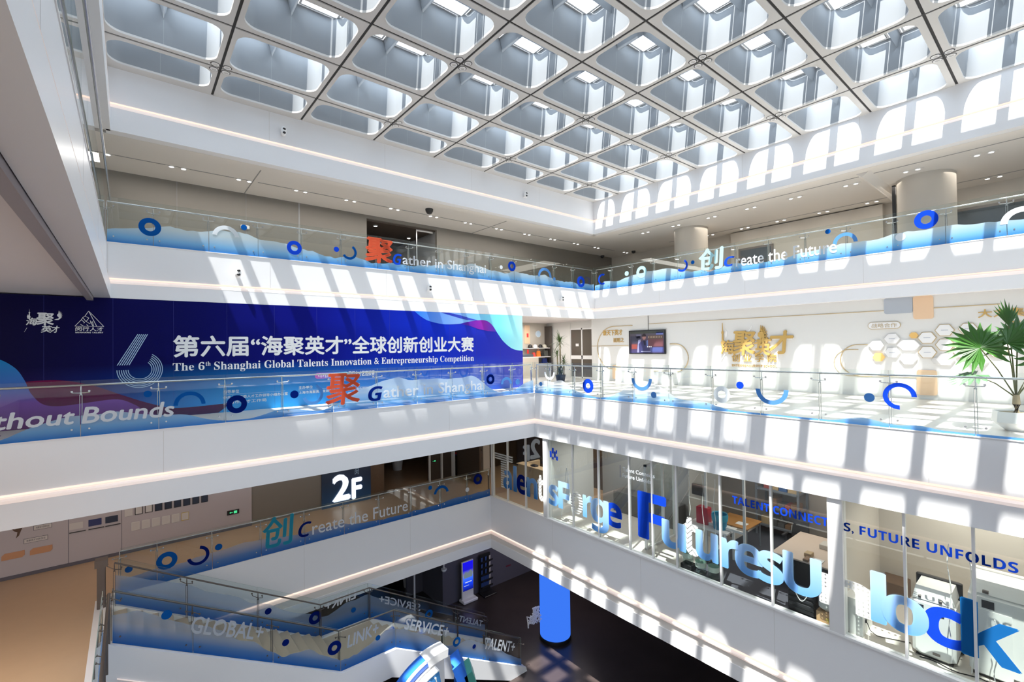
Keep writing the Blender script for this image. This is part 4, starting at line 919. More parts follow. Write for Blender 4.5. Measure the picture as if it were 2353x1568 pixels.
for y, z, r, g, l in hexs:
    h = thing('hexagon_plaque', 'white hexagonal partner plaque '+l, 'plaque', (UW, y, z), 'hexagon plaques of the wall honeycomb')
    hx = lambda k, d: [(UW-d, y+k*r*math.cos(pi/3*q)*(1.0 if r < .25 else 1.0), z+k*min(r, .22)*.90*math.sin(pi/3*q)) for q in range(6)]
    obj('rim', MB().prism(hx(1.0, .002), (-.035, 0, 0)), 'gold_line' if y < 3 and z > 1.3 else 'face', h); obj('face', MB().prism(hx(.90, .037), (-.012, 0, 0)), 'white', h)
    obj('partner_mark', MB().box(UW-.0505, UW-.049, y-r*.35, y+r*.35, z-.008, z+.012), pbr('mark_grey', (.45, .48, .55), .5) if 'mg' not in M else M['mg'], h)
for y, z, r, m_, l in ((4.02, 1.24, .16, 'orange', 'solid orange hexagon at the lower corner of the honeycomb'), (3.16, 1.90, .11, 'orange', 'small solid orange hexagon at the top of the honeycomb'), (2.66, 1.14, .12, 'face', 'small grey hexagon low in the honeycomb')):
    if 'orange' not in M: M['orange'] = pbr('orange_lacquer', (.80, .50, .16), .4)
    o = obj('hexagon_tile', MB().prism([(UW-.002, y+r*math.cos(pi/3*q), z+r*.92*math.sin(pi/3*q)) for q in range(6)], (-.04, 0, 0)), m_); tag(o, l, 'tile')
M['peach'] = pbr('peach_panel', (.78, .55, .36), .5); M['bluegrey'] = pbr('blue_grey_panel', (.42, .46, .52), .5)
for y0, y1, z0, z1, m_, nm, l in ((2.70, 3.16, 2.38, 3.07, 'peach', 'wall_panel', 'peach rounded square panel at the top of the honeycomb wall'), (3.17, 3.86, 2.58, 3.07, 'bluegrey', 'wall_panel', 'blue grey panel at the top of the wall beside the peach panel'), (2.66, 3.12, .12, .86, 'peach', 'wall_panel', 'peach panel low on the wall behind the blue arc decal'), (14.0, 14.5, .10, .78, 'peach', 'wall_panel', 'peach panel low on the wall near the glass doors')):
    pp = rrect(y0, y1, z0, z1, .07); o = obj(nm, MB().prism([(UW-.001, p[0], p[1]) for p in pp], (-.03, 0, 0)), m_); tag(o, l, 'wall panel')
for y0, y1, l in ((13.2, 14.0, 'white bench box against the wall below the television'), (11.0, 11.9, 'second white bench box further along below the television')):
    o = obj('bench_box', MB().cbox(UW-.45, UW, y0, y1, 0, .55, .02), 'white'); tag(o, l, 'bench')
# glass doors beside the shop
dr = struct('door_1', MB().box(18.88, 18.95, 16.20, 16.28, 0, 2.7).box(18.88, 18.95, 17.02, 17.10, 0, 2.7).box(18.88, 18.95, 17.86, 17.95, 0, 2.7).box(18.88, 18.95, 16.28, 17.86, 2.62, 2.7).box(18.88, 18.95, 16.28, 17.86, 0, .06).box(18.88, 18.95, 16.28, 17.86, 1.02, 1.22), 'white')
struct('door_pane', MB().box(18.90, 18.93, 16.28, 17.02, 1.22, 2.62).box(18.90, 18.93, 17.10, 17.86, 1.22, 2.62).box(18.90, 18.93, 16.28, 17.02, .06, 1.02).box(18.90, 18.93, 17.10, 17.86, .06, 1.02), pbr('dark_door_glass', (.10, .085, .07), .12), dr)
struct('wall_door_side', MB().box(18.9, 19.0, 15.8, 16.2, 0, 3.08).box(18.9, 19.0, 16.2, 17.95, 2.7, 3.08), 'wall_white')
o = obj('door_notice', MB().box(18.872, 18.88, 17.28, 17.5, 1.72, 1.86), 'white'); tag(o, 'small white paper notice stuck on the dark glass door', 'notice')
# shop
shf = thing('display_shelf', 'pale built-in shop shelving with caps and bags behind the yucca', 'shelf', (17.9, 19.6, 0))
M['shelfmat'] = pbr('shelf_oak', (.62, .56, .48), .5)
obj('counter', MB().box(16.6, 17.75, 19.3, 19.85, 0, 1.12), 'shelfmat', shf); obj('counter', MB().box(17.75, 18.75, 19.3, 19.85, 0, .78), pbr('counter_grey', (.38, .38, .37), .5), shf)
obj('shelf_board', MB().box(17.0, 18.75, 19.4, 19.85, 1.62, 1.66), 'white', shf); obj('shelf_board', MB().box(16.6, 18.75, 19.35, 19.85, 1.12, 1.16), 'white', shf)
obj('upright', MB().box(18.76, 18.82, 19.3, 19.85, 0, 2.9), 'steel_dark', shf)
ck = thing('wall_clock', 'round pale wall clock above the shop shelves', 'clock', (18.22, 19.8, 2.45))
obj('dial', MB().tube([(18.22, 19.85, 2.46), (18.22, 19.81, 2.46)], .19, 24), pbr('clock_blue', (.55, .70, .85), .4), ck); obj('rim', ring_poly('V', 19.80, 18.22, 2.46, .20, .18, n=28, d=0, th=.02), 'white', ck)
o = obj('wall_panel', MB().box(17.2, 17.6, 19.83, 19.85, 1.9, 2.95), 'peach'); tag(o, 'warm lit peach wood panel on the shop wall next to the banner end', 'wall panel')
def cap(x, m_, l):
    r = thing('baseball_cap', l, 'cap', (x, 19.6, 1.66), 'caps on the shop shelf'); obj('crown', MB().lathe([(.13, 1.66), (.13, 1.73), (.11, 1.80), (.06, 1.85), (.01, 1.86)], (x, 19.62, 0), 14), m_, r, 60)
    obj('brim', MB().prism([(x-.12, 19.55, 1.67), (x-.09, 19.42, 1.67), (x+.09, 19.42, 1.67), (x+.12, 19.55, 1.67)], (0, 0, .015)), m_, r)
cap(17.42, 'black_plastic', 'black cap nearest the banner on the upper shop shelf'); cap(17.80, 'white', 'large white cap beside the first black cap on the upper shop shelf'); cap(18.20, 'black_plastic', 'black cap between the two pale caps on the upper shop shelf'); cap(18.52, pbr('cream', (.70, .66, .55), .6), 'cream cap at the end of the upper shop shelf')
def bag(x, w, h, m_, l, z=1.16, handle=True):
    r = thing('tote_bag', l, 'bag', (x, 19.55, z), 'bags in the shop'); obj('body', MB().loft([[(x-w/2, 19.48, z), (x+w/2, 19.48, z), (x+w/2, 19.62, z), (x-w/2, 19.62, z)], [(x-w*.46, 19.52, z+h), (x+w*.46, 19.52, z+h), (x+w*.46, 19.58, z+h), (x-w*.46, 19.58, z+h)]]), m_, r)
    if handle: obj('handle', MB().tube([(x+w*.22*math.cos(t*pi/8), 19.55, z+h+.13*math.sin(t*pi/8)) for t in range(9)], .012, 6), m_, r)
bag(17.98, .26, .32, pbr('orange_felt', (.80, .22, .03), .7), 'orange felt tote bag standing on the shop counter'); bag(18.55, .30, .34, pbr('charcoal_felt', (.10, .10, .09), .7), 'charcoal tote bag with loop handles at the end of the counter')
bag(17.62, .20, .24, pbr('red_card', (.70, .07, .06), .5), 'small red gift bag next to the orange tote bag', handle=False); bag(18.28, .22, .20, 'black_plastic', 'small black pouch between the orange and charcoal bags', handle=False)
bag(18.44, .36, .27, pbr('navy_card', (.01, .03, .20), .5), 'navy blue gift box bag on the lower grey counter', z=.78, handle=False)
o = obj('folded_cloth', MB().cbox(16.7, 17.5, 19.42, 19.6, 1.16, 1.30, .02), pbr('slate_cloth', (.09, .11, .14), .7)); tag(o, 'slate grey folded stock beside the red gift bag', 'stock')
for z, l in ((2.25, 'red label hanging on the shop wall beside the banner, upper one'), (1.35, 'red label hanging on the shop wall beside the banner, lower one')):
    o = obj('wall_label', MB().box(17.0, 17.12, 19.40, 19.42, z, z+.22), pbr('label_red', (.6, .03, .03), .5)); tag(o, l, 'label')
# plants
M['leaf'] = pbr('yucca_leaf', (.07, .13, .035), .45); M['leaf_d'] = pbr('dark_leaf', (.035, .085, .045), .5); M['bark'] = pbr('cane_bark', (.36, .30, .20), .8); M['palm'] = pbr('palm_leaf', (.035, .13, .015), .4); M['palm_l'] = pbr('palm_leaf_light', (.09, .20, .09), .45); M['stem'] = pbr('palm_stem', (.10, .11, .04), .5)
def blade(mb, o, dirv, L, w, droop, n=6):
    o = Vector(o); d = Vector(dirv).normalized(); side = d.cross(Vector((0, 0, 1))); side = side.normalized() if side.length > .01 else Vector((1, 0, 0))
    vs = []; p = o.copy()
    for k in range(n+1):
        t = k/n; ww = w*(1-t)**.7*(.5+.5*min(1, t*6)); q = o+d*L*t+Vector((0, 0, -droop*L*t*t)); up = Vector((0, 0, .15*ww))
        vs += [q-side*ww, q+up*-1, q+side*ww]
    mb.add(vs, [f for k in range(n) for f in ((k*3, k*3+1, k*3+4, k*3+3), (k*3+1, k*3+2, k*3+5, k*3+4))])
yu = thing('yucca_plant', 'tall potted yucca with spiky leaf heads standing between the shop and glass doors', 'potted plant', (16.55, 16.4, 0))
obj('pot', MB().lathe([(.20, 0), (.26, .30), (.25, .32), (.22, .28)], (16.55, 16.4, 0), 20), 'black_plastic', yu, 50)
canes = [((16.55, 16.42), 1.95, 58, .72), ((16.68, 16.30), .98, 46, .50), ((16.42, 16.48), 1.35, 36, .52)]
for (x, y), h, n, L in canes:
    obj('cane', MB().tube([(x, y, .25), (x+.02, y, h*.6), (x, y-.01, h)], .045, 8, .035), 'bark', yu, 60)
    mb = MB(); rnd = random.Random(int(h*100))
    for k in range(n):
        el = math.radians(rnd.uniform(-25, 85)); az = rnd.uniform(0, 2*pi)
        blade(mb, (x, y, h+rnd.uniform(-.14, .08)), (math.cos(az)*math.cos(el), math.sin(az)*math.cos(el), math.sin(el)), L*rnd.uniform(.7, 1.08), .022, rnd.uniform(.1, .5))
    obj('leaf_head', mb, 'leaf', yu)
mb = MB(); rnd = random.Random(5)
for k in range(120):
    az = rnd.uniform(0, 2*pi); el = math.radians(rnd.uniform(10, 85)); blade(mb, (16.55+rnd.uniform(-.12, .12), 16.4+rnd.uniform(-.12, .12), .3+rnd.uniform(0, .35)), (math.cos(az)*math.cos(el), math.sin(az)*math.cos(el), math.sin(el)), rnd.uniform(.3, .55), .016, rnd.uniform(.3, .8))
obj('undergrowth_leaves', mb, 'leaf_d', yu)
px0, py0 = 12.95, .78
fp = thing('fan_palm', 'fan palm with fingered leaves in a white faceted pot on the terrace', 'potted plant', (px0, py0, 0))
obj('pot', MB().loft([[(px0+r*math.cos(q*pi/3+.3), py0+r*math.sin(q*pi/3+.3), z) for q in range(6)] for r, z in ((.17, -0.0), (.36, .16), (.34, .36), (.30, .36), (.28, .33))]), 'white', fp)
obj('soil', MB().lathe([(.001, .335), (.285, .335)], (px0, py0, 0), 12, cap=False), 'bark', fp)
obj('trunk', MB().tube([(px0, py0, .3), (px0+.01, py0, .5), (px0-.01, py0, .68)], .07, 8, .045), 'bark', fp, 60)
def fan(base, tip, nrm, R_, m_, spread=150, n=17, seed=1):
    base, tip, nrm = Vector(base), Vector(tip), Vector(nrm).normalized(); rnd = random.Random(seed)
    mid = (base+tip)/2+Vector((0, 0, .05)); obj('leaf_stem', MB().tube([base, mid, tip], .013, 6, .009), 'stem', fp, 60)
    ax = (tip-base).normalized(); ax = (ax-nrm*ax.dot(nrm)).normalized(); sd = ax.cross(nrm); mb = MB()
    for k in range(n):
        t = math.radians(-spread+2*spread*k/(n-1)); d = ax*math.cos(t)+sd*math.sin(t); dn = -ax*math.sin(t)+sd*math.cos(t)
        L = R_*(1-.22*abs(k/(n-1)*2-1))*rnd.uniform(.92, 1.05); w = R_*math.sin(math.radians(spread/(n-1)))*.62
        vs = [tip, tip+d*L*.55-dn*w+nrm*.012, tip+d*L*.55+nrm*-.02, tip+d*L*.55+dn*w+nrm*.012, tip+d*L*.82-dn*w*.42-Vector((0, 0, .03)), tip+d*L*.82+dn*w*.42-Vector((0, 0, .03)), tip+d*L-Vector((0, 0, .08*L))]
        mb.add(vs, [(0, 1, 2), (0, 2, 3), (1, 4, 2), (2, 5, 3), (2, 4, 6), (2, 6, 5)])
    obj('fan_leaf', mb, m_, fp)
b0 = (px0, py0, .62)
fan(b0, PU(2252, 800, 12.75), (-.9, -.35, .25), .62, 'palm', 150, 19, 1)
fan(b0, PU(2315, 790, 12.85), (-.75, .5, .35), .52, 'palm', 120, 15, 2)
fan(b0, PU(2318, 750, 13.0), (-.6, -.75, .1), .60, 'palm', 35, 9, 3)
fan(b0, PU(2338, 778, 13.2), (-.95, .2, .1), .52, 'palm_l', 95, 13, 4)
fan(b0, PU(2242, 862, 12.6), (-.3, .2, .95), .50, 'palm_l', 110, 13, 5)
fan(b0, PU(2410, 830, 12.9), (-.9, -.2, .3), .55, 'palm', 130, 15, 6)
obj('young_shoot', MB().tube([b0, (px0-.15, py0-.12, .95)], .02, 6, .004), 'stem', fp, 60)
# ------------------------------------------------------------------ second floor: glazed office front
GX = 11.60
M['mull'] = pbr('white_mullion', (.74, .74, .74), .35)
struct('trim_40', MB().box(11.50, 11.70, -6.9, 15.58, Z2, Z2+.045), 'white')
edges = [15.56, 15.44, 14.52, 13.42, 12.26, 10.98, 9.86, 8.67, 7.88, 7.11, 5.88, 4.66, 3.36, 2.23, 1.27, .28, -.72, -2.5, -4.5, -6.8]
wide = {12.26: .10, 3.36: .135}
for k, (a, b) in enumerate(zip(edges[:-1], edges[1:])):
    hw = wide.get(a, .022); dp = .16 if a in wide else .05
    o = struct('window_%d' % (10+k), MB().box(GX-dp*.6, GX+dp, a-hw, a+hw, Z2+.04, -1.56), 'mull')
    a_ = a-hw; b_ = b+wide.get(b, .022)
    struct('window_pane', MB().box(GX, GX+.012, b_, a_, Z2+.045, -1.56), 'glass_office', o)
def vx(x): return PU(x, 1195+(x-1250)*.40, GX-.02).y
GL = GX-.012
_gk = [0]
def glv(parent, nm, ch, x0, x1, z0, z1, mat, style='sans', heavy=.012):
    _gk[0] += 1
    return wtext(nm, ch, 'U', GL, vx(x0), vx(x1), z0, z1, mat, parent, style=style, heavy=heavy, d=.004*(_gk[0] % 3), res=6)
M['v_stripe'] = vinyl('striped_vinyl', (.80, .82, .82), pattern='stripe'); M['v_chev'] = vinyl('chevron_vinyl', (.85, .86, .86), pattern='chevron'); M['v_plus'] = vinyl('cross_pattern_vinyl', (.85, .86, .86), pattern='plus')
M['v_sky'] = vinyl('sky_gradient_vinyl', srgb(120, 185, 240), col2=srgb(190, 222, 248), z0=0, z1=.8); M['v_sky2'] = vinyl('blue_gradient_vinyl', srgb(60, 130, 200), col2=srgb(150, 195, 235), z0=0, z1=.8); M['v_deep'] = vinyl('deep_blue_vinyl', srgb(20, 60, 170)); M['v_kblue'] = vinyl('strong_blue_vinyl', srgb(35, 115, 185))
BL = -3.92
t1 = thing('window_lettering', 'big blue and patterned Talents Forge lettering on the office glass nearest the corner', 'lettering', (GX, 14, BL))
for ch, x0, x1, z0, z1, m_ in (('T', 1138, 1179, BL, -2.56, 'v_stripe'), ('a', 1157, 1177, BL, -3.18, 'v_sky2'), ('l', 1180, 1188, BL, -2.92, 'v_sky2'), ('e', 1188, 1211, BL, -3.18, 'v_dark'), ('n', 1211, 1236, BL, -3.18, 'v_sky2'), ('t', 1235, 1252, BL, -2.98, 'v_chev'), ('s', 1262, 1284, BL, -3.18, 'v_sky'), ('F', 1284, 1310, BL, -2.98, 'v_sky'), ('o', 1312, 1340, BL, -3.17, 'v_stripe'), ('r', 1340, 1361, BL, -3.18, 'v_sky'), ('g', 1358, 1400, BL-.33, -3.17, 'v_sky'), ('e', 1390, 1430, BL, -3.17, 'v_royal')):
    glv(t1, 'glass_letter', ch, x0, x1, z0, z1, m_)
t2 = thing('window_lettering', 'big blue and chevron patterned Futures lettering on the middle office glass', 'lettering', (GX, 6, BL))
for ch, x0, x1, z0, z1, m_ in (('F', 1467, 1533, BL, -2.56, 'v_royal'), ('u', 1522, 1578, BL, -3.16, 'v_sky'), ('t', 1570, 1606, BL, -2.92, 'v_chev'), ('u', 1600, 1652, BL, -3.16, 'v_sky'), ('r', 1656, 1699, BL, -3.16, 'v_sky'), ('e', 1690, 1755, BL, -3.15, 'v_sky'), ('s', 1742, 1803, BL, -3.16, 'v_sky')):
    glv(t2, 'glass_letter', ch, x0, x1, z0, z1, m_)
t3 = thing('window_lettering', 'big blue and cross patterned Unlock lettering on the office glass near the white machines', 'lettering', (GX, 2, BL))
for ch, x0, x1, z0, z1, m_ in (('U', 1801, 1891, BL, -3.02, 'v_sky'), ('n', 1884, 2012, BL, -3.25, 'v_plus'), ('l', 2003, 2040, BL, -2.90, 'v_sky'), ('o', 2028, 2138, BL-.02, -3.22, 'v_sky'), ('c', 2124, 2222, BL, -3.20, 'v_royal'), ('k', 2211, 2352, BL, -2.90, 'v_kblue')):
    glv(t3, 'glass_letter', ch, x0, x1, z0, z1, m_)
t4 = thing('window_lettering', 'line of small blue capitals reading Talent Connects Future Unfolds across the office glass', 'lettering', (GX, 3, -2.1))
wtext('glass_line', 'TALENT CONNECT', 'U', GL, 5.56, 3.50, -2.25, -2.06, 'v_royal', t4, style='sans', d=0, heavy=.004); wtext('glass_line', 'S, FUTURE UNFOLDS', 'U', GL, 3.22, .73, -2.27, -2.06, 'v_deep', t4, style='sans', d=0, heavy=.004)
t5 = thing('window_lettering', 'two small white lines on the grey office glass over the big blue letter F', 'lettering', (GX, 8.4, -2.1))
wtext('glass_line', 'Talent Connects', 'U', GL, 8.90, 7.78, -2.10, -1.98, 'v_white', t5, d=0, heavy=.012); wtext('glass_line', 'Future Unfolds', 'U', GL, 8.90, 7.90, -2.29, -2.17, 'v_white', t5, d=0, heavy=.012)
obj('bar_mark', MB().box(GL-.002, GL, 8.99, 9.0, -2.32, -1.95), 'v_dark', t5)
t6 = thing('window_mark', 'small blue pixel mark on the glass beside the white column', 'logo', (GX, 11.85, -2.1)); mk = MB()
for a, z, w, h in ((12.03, -2.12, .09, .22), (11.92, -1.98, .09, .20), (11.92, -2.24, .07, .10), (11.82, -2.10, .08, .22), (11.72, -2.22, .09, .14), (11.74, -2.0, .06, .12)): mk.box(GL-.002, GL, a-w/2, a+w/2, z-h/2, z+h/2)
obj('pixel_square', mk, 'v_royal', t6)

# ------------------------------------------------------------------ behind the glass
fl = Z2
desk = thing('reception_desk', 'long beige reception desk behind the Talents glass', 'desk', (13.5, 14.4, fl))
M['desk_beige'] = pbr('desk_beige', (.52, .42, .30), .45)
obj('front', MB().cbox(13.0, 13.12, 13.6, 15.55, fl, fl+1.10, .01), 'desk_beige', desk); obj('end_panel', MB().cbox(13.12, 14.2, 13.6, 13.72, fl, fl+1.10, .01), 'desk_beige', desk); obj('end_panel', MB().cbox(13.12, 14.2, 15.43, 15.55, fl, fl+1.10, .01), 'desk_beige', desk)
obj('ledge', MB().cbox(12.95, 13.35, 13.55, 15.6, fl+1.10, fl+1.14, .01), 'desk_beige', desk); obj('work_surface', MB().box(13.35, 14.2, 13.72, 15.43, fl+.72, fl+.76), 'wood', desk)
o = obj('card_terminal', MB().cbox(13.05, 13.25, 14.5, 14.8, fl+1.14, fl+1.20, .01), 'black_plastic'); tag(o, 'small black terminal lying on the beige reception desk', 'terminal')
o = obj('keyboard', MB().cbox(13.5, 13.75, 14.0, 14.5, fl+.76, fl+.785, .005), 'black_plastic'); tag(o, 'black keyboard on the inner top of the reception desk', 'keyboard')
for y, l, zz in ((13.2, 'red and blue striped strip across the lobby glass door nearer the corner', -3.55), (14.9, 'red and blue striped strip across the further lobby glass door', -3.35)): pass
lob = struct('door_2', MB().box(11.95, 12.05, 19.1, 19.28, fl, -1.56).box(13.0, 13.2, 19.05, 19.28, fl, -1.56).box(13.6, 14.0, 18.95, 19.28, fl, -1.56).box(11.35, 11.4, 19.15, 19.28, fl, -1.56), 'wall_white')
for x0, x1, z, l in ((11.98, 13.0, -3.42, 'red and blue safety stripe on the lobby door beside the white frame'), (13.2, 13.6, -3.72, 'red and blue safety stripe on the lobby door nearest the glass office')):
    r = thing('safety_stripe', l, 'stripe', (x0, 19.2, z)); obj('red_band', MB().box(x0, x1, 19.20, 19.21, z, z+.10), pbr('stripe_red', (.35, .02, .02), .5), r); obj('blue_band', MB().box(x0, x1, 19.20, 19.21, z-.06, z), pbr('stripe_blue', (.02, .03, .16), .5), r)
M['exit'] = emis('exit_green', (.08, .75, .30), 1.0)
def exit_sign(x, y, z, w, l, arrow=True, rot=0):
    r = thing('exit_sign', l, 'exit sign', (x, y, z), 'green exit signs')
    obj('case', MB().cbox(x-w/2, x+w/2, y-.03, y, z, z+w*.42, .005), 'black_plastic', r)
    g = MB(); f = y-.032
    g.prism([(x+w*.05, f, z+w*.09), (x+w*.32, f, z+w*.09), (x+w*.32, f, z+w*.33), (x+w*.05, f, z+w*.33)], (0, .001, 0))
    g.prism([(x-w*.32, f, z+w*.21), (x-w*.20, f, z+w*.30), (x-w*.20, f, z+w*.12)], (0, .001, 0)); g.box(x-w*.2, x-w*.03, f, f+.001, z+w*.185, z+w*.235)
    obj('pictogram', g, 'exit', r)
exit_sign(2.75, 18.66, -3.93, .36, 'green exit sign with arrow on the pale exhibition board under the banner'); exit_sign(11.0, 19.3, -3.62, .24, 'green exit sign on the brown lobby wall beside the slim white post'); exit_sign(13.35, 18.94, -3.42, .26, 'green exit sign on the lobby door frame near the glass office')
o = obj('glazing_post', MB().box(10.66, 10.72, 19.1, 19.2, fl, -1.56), 'white'); tag(o, 'slim white glazing post standing in the dark lobby opening of the second floor', 'glazing post')
pt = thing('floor_vase', 'tall white tapered pot standing in the dark lobby behind the 2F sign', 'vase', (10.1, 21.9, fl)); obj('body', MB().lathe([(.22, fl), (.34, fl+1.0), (.34, fl+1.1), (.28, fl+1.1), (.26, fl+1.0)], (10.55, 22.2, 0), 20), 'white', pt, 50)
# 2F sign
sg = thing('floor_sign', 'tall dark blue wall sign with large white 2F figures', 'sign', (6.68, 18.66, fl))
obj('panel', MB().box(5.71, 7.66, 18.62, 18.7, fl, -1.56), grad('sign_blue', 'Z', Z2, -1.56, [(0, srgb(40, 85, 130)), (.35, srgb(28, 42, 70)), (1, srgb(20, 26, 42))], .3), sg)
M['sign_white'] = emis('sign_white', (.86, .92, 1.0), 1.25)
wtext('figure_two', '2', 'V', 18.62, 6.10, 6.80, -4.26, -3.22, 'sign_white', sg, heavy=.03, deep=.05); wtext('letter_f', 'F', 'V', 18.62, 6.86, 7.28, -4.30, -3.46, 'sign_white', sg, heavy=.03, deep=.05); wtext('vertical_note', '闵', 'V', 18.62, 7.0, 7.16, -3.34, -3.1, 'print_pale', sg, d=.003)
# exhibition board
bd = 18.66
M['photo_dark'] = pbr('photo_dark', (.02, .025, .05), .35); M['paper'] = pbr('paper', (.55, .52, .50), .5); M['paper_y'] = pbr('paper_yellow', (.55, .42, .10), .5)
for k in range(9):
    x = -.13+.245*k; light = k in (0, 1, 2)
    r = thing('framed_certificate', 'upper row frame on the exhibition board, %s, %s' % (ORD[k]+' from the near end', 'white sheet' if light else 'dark picture'), 'picture', (x, bd, -3.32), 'upper row of frames on the exhibition board')
    obj('frame', MB().cbox(x-.0, x+.19, bd-.02, bd, -3.33, -2.98, .004), 'paper' if k == 0 else 'black_plastic', r); obj('sheet', MB().box(x+.018, x+.172, bd-.0225, bd-.019, -3.31, -3.0), 'paper' if light else 'photo_dark', r)
for k in range(6):
    x = .03+.252*k
    r = thing('framed_certificate', 'lower row certificate on the exhibition board, %s from the near end%s' % (ORD[k], ', yellow edged' if k == 5 else ''), 'picture', (x, bd, -3.8), 'lower row of certificates on the exhibition board')
    obj('frame', MB().cbox(x, x+.20, bd-.015, bd, -3.80, -3.54, .003), 'paper_y' if k == 5 else 'face', r); obj('sheet', MB().box(x+.012, x+.188, bd-.0175, bd-.014, -3.78, -3.555), 'paper', r)
for k, (x, l) in enumerate(((-1.36, 'pale printed panel above the first black ledge on the exhibition board'), (-.95, 'dark blue photo panel above the middle black ledge on the exhibition board'), (-.575, 'blue night photo panel above the last black ledge on the exhibition board'))):
    r = thing('photo_panel', l, 'picture', (x, bd, -3.42), 'photo panels of the exhibition board'); obj('picture', MB().box(x, x+.29, bd-.015, bd, -3.42, -3.23), 'paper' if k == 0 else pbr('photo_blue_%d' % k, (.02, .03, .12 if k == 1 else .06), .4), r)
    obj('ledge', MB().box(x-.0, x+.35, bd-.03, bd, -3.515, -3.495), 'black_plastic', r)
M['peach_d'] = pbr('peach_board', (.50, .25, .13), .5)
for x0, x1, l in ((-2.70, -2.26, 'peach shaped text plate on the exhibition board nearer the viewer'), (-2.16, -1.71, 'peach shaped text plate on the exhibition board nearer the black ledges')):
    o = obj('text_plate', MB().prism([(x0+.06, bd-.01, -3.73), (x1, bd-.01, -3.73), (x1, bd-.01, -3.86), (x1-.05, bd-.01, -3.91), (x0, bd-.01, -3.91), (x0, bd-.01, -3.79)], (0, .01, 0)), 'peach_d'); tag(o, l, 'plate')
for x0, x1, z, l in ((-2.28, -1.80, -3.52, 'outlined black text box low on the exhibition board'), (-2.09, -1.72, -3.20, 'outlined black text box high on the exhibition board, cut by the fascia')):
    r = thing('text_plate', l, 'plate', (x0, bd, z)); obj('outline', MB().box(x0, x1, bd-.006, bd, z-.04, z+.09), 'photo_dark', r); obj('field', MB().box(x0+.008, x1-.008, bd-.008, bd-.005, z-.032, z+.082), 'paper', r)
    wtext('text_line', '海聚英才创新创业', 'V', bd-.008, x0+.05, x1-.05, z, z+.055, 'photo_dark', r, d=.002)
o = obj('painted_figure', MB().prism([(-2.52+a*.5, bd-.004, -3.33+b*.5) for a, b in ((0, .5), (.15, .42), (.30, .55), (.55, .62), (.42, .42), (.36, .25), (.30, .05), (.18, -.08), (.22, .10), (.24, .25), (.12, .32))], (0, .004, 0)), pbr('figure_brown', (.09, .05, .03), .6)); tag(o, 'dark brown painted flying figure on the exhibition board', 'mural figure')
sm = MB()
for x in (-1.38, -.20): sm.box(x-.006, x+.006, bd-.002, bd, fl, -1.56)
struct('trim_41', sm, 'wall_dark')
# meeting room
M['bench_grey'] = pbr('bench_grey', (.12, .12, .12), .6)
o = obj('low_cabinet', MB().cbox(14.0, 14.58, 8.6, 11.2, fl, fl+.75, .01), 'bench_grey'); tag(o, 'long dark low cabinet against the grey meeting room wall', 'cabinet')
es = thing('folding_easel', 'slim white folding easel leaning by the white partition', 'easel', (12.1, 11.95, fl)); obj('leg', MB().tube([(12.1, 12.05, fl), (12.25, 11.9, fl+1.75)], .018, 6), 'white', es); obj('leg', MB().tube([(12.1, 11.45, fl), (12.25, 11.88, fl+1.75)], .018, 6), 'white', es); obj('board', MB().prism([(12.2, 12.0, fl+.5), (12.2, 11.65, fl+.5), (12.26, 11.82, fl+1.6)], (.01, 0, 0)), 'white', es)
dr = struct('door_3', MB().box(12.0, 13.6, 8.38, 8.42, fl, fl+.06).box(12.0, 12.06, 8.36, 8.44, fl, -1.9).box(12.9, 12.96, 8.36, 8.44, fl, -1.9).box(12.0, 13.6, 8.36, 8.44, -1.96, -1.9).box(13.54, 13.6, 8.36, 8.44, fl, -1.9), 'white')
struct('door_pane', MB().box(12.06, 13.54, 8.395, 8.405, fl+.06, -1.96), 'glass_office', dr)
dr = struct('door_4', MB().box(13.0, 13.06, 7.0, 7.06, fl, -1.8).box(13.0, 13.06, 5.9, 5.96, fl, -1.8).box(13.0, 13.06, 5.9, 7.06, -1.86, -1.8).box(13.0, 13.06, 5.96, 7.0, fl+.92, fl+.98), 'white')
o = obj('wall_monitor', MB().cbox(14.3, 14.36, 7.75, 8.2, fl+1.25, fl+1.6, .01), 'black_plastic'); tag(o, 'small black monitor on the wall behind the big blue letter F', 'monitor')
struct('wall_meeting_side', MB().box(14.36, 14.5, 7.32, 8.35, fl, -1.56), 'wall_beige')
o = obj('red_carton', MB().cbox(12.95, 13.2, 6.95, 7.3, fl+.9, fl+1.38, .01), pbr('carton_red', (.50, .03, .06), .5)); tag(o, 'red square carton behind the hanging white cords', 'carton')
o = obj('side_table', MB().cbox(12.75, 13.4, 6.3, 7.5, fl+.84, fl+.9, .01).box(12.8, 12.86, 6.35, 6.41, fl, fl+.84).box(12.8, 12.86, 7.4, 7.46, fl, fl+.84).box(13.3, 13.36, 6.35, 6.41, fl, fl+.84).box(13.3, 13.36, 7.4, 7.46, fl, fl+.84), 'white'); tag(o, 'white side table carrying the red carton and the blue bin', 'table')
bn = thing('waste_bin', 'bright blue round bin lined with a bag beside the red carton', 'bin', (13.02, 6.62, fl+.9)); M['bin_blue'] = pbr('bin_blue', (.01, .24, .42), .4); obj('body', MB().lathe([(.17, fl+.9), (.21, fl+1.30), (.19, fl+1.30), (.15, fl+.95)], (13.02, 6.62, 0), 22), 'bin_blue', bn, 50); obj('liner', MB().lathe([(.212, fl+1.14), (.225, fl+1.28), (.21, fl+1.33), (.19, fl+1.31)], (13.02, 6.62, 0), 22, cap=False), pbr('bin_liner', (.03, .35, .52), .35), bn, 50)
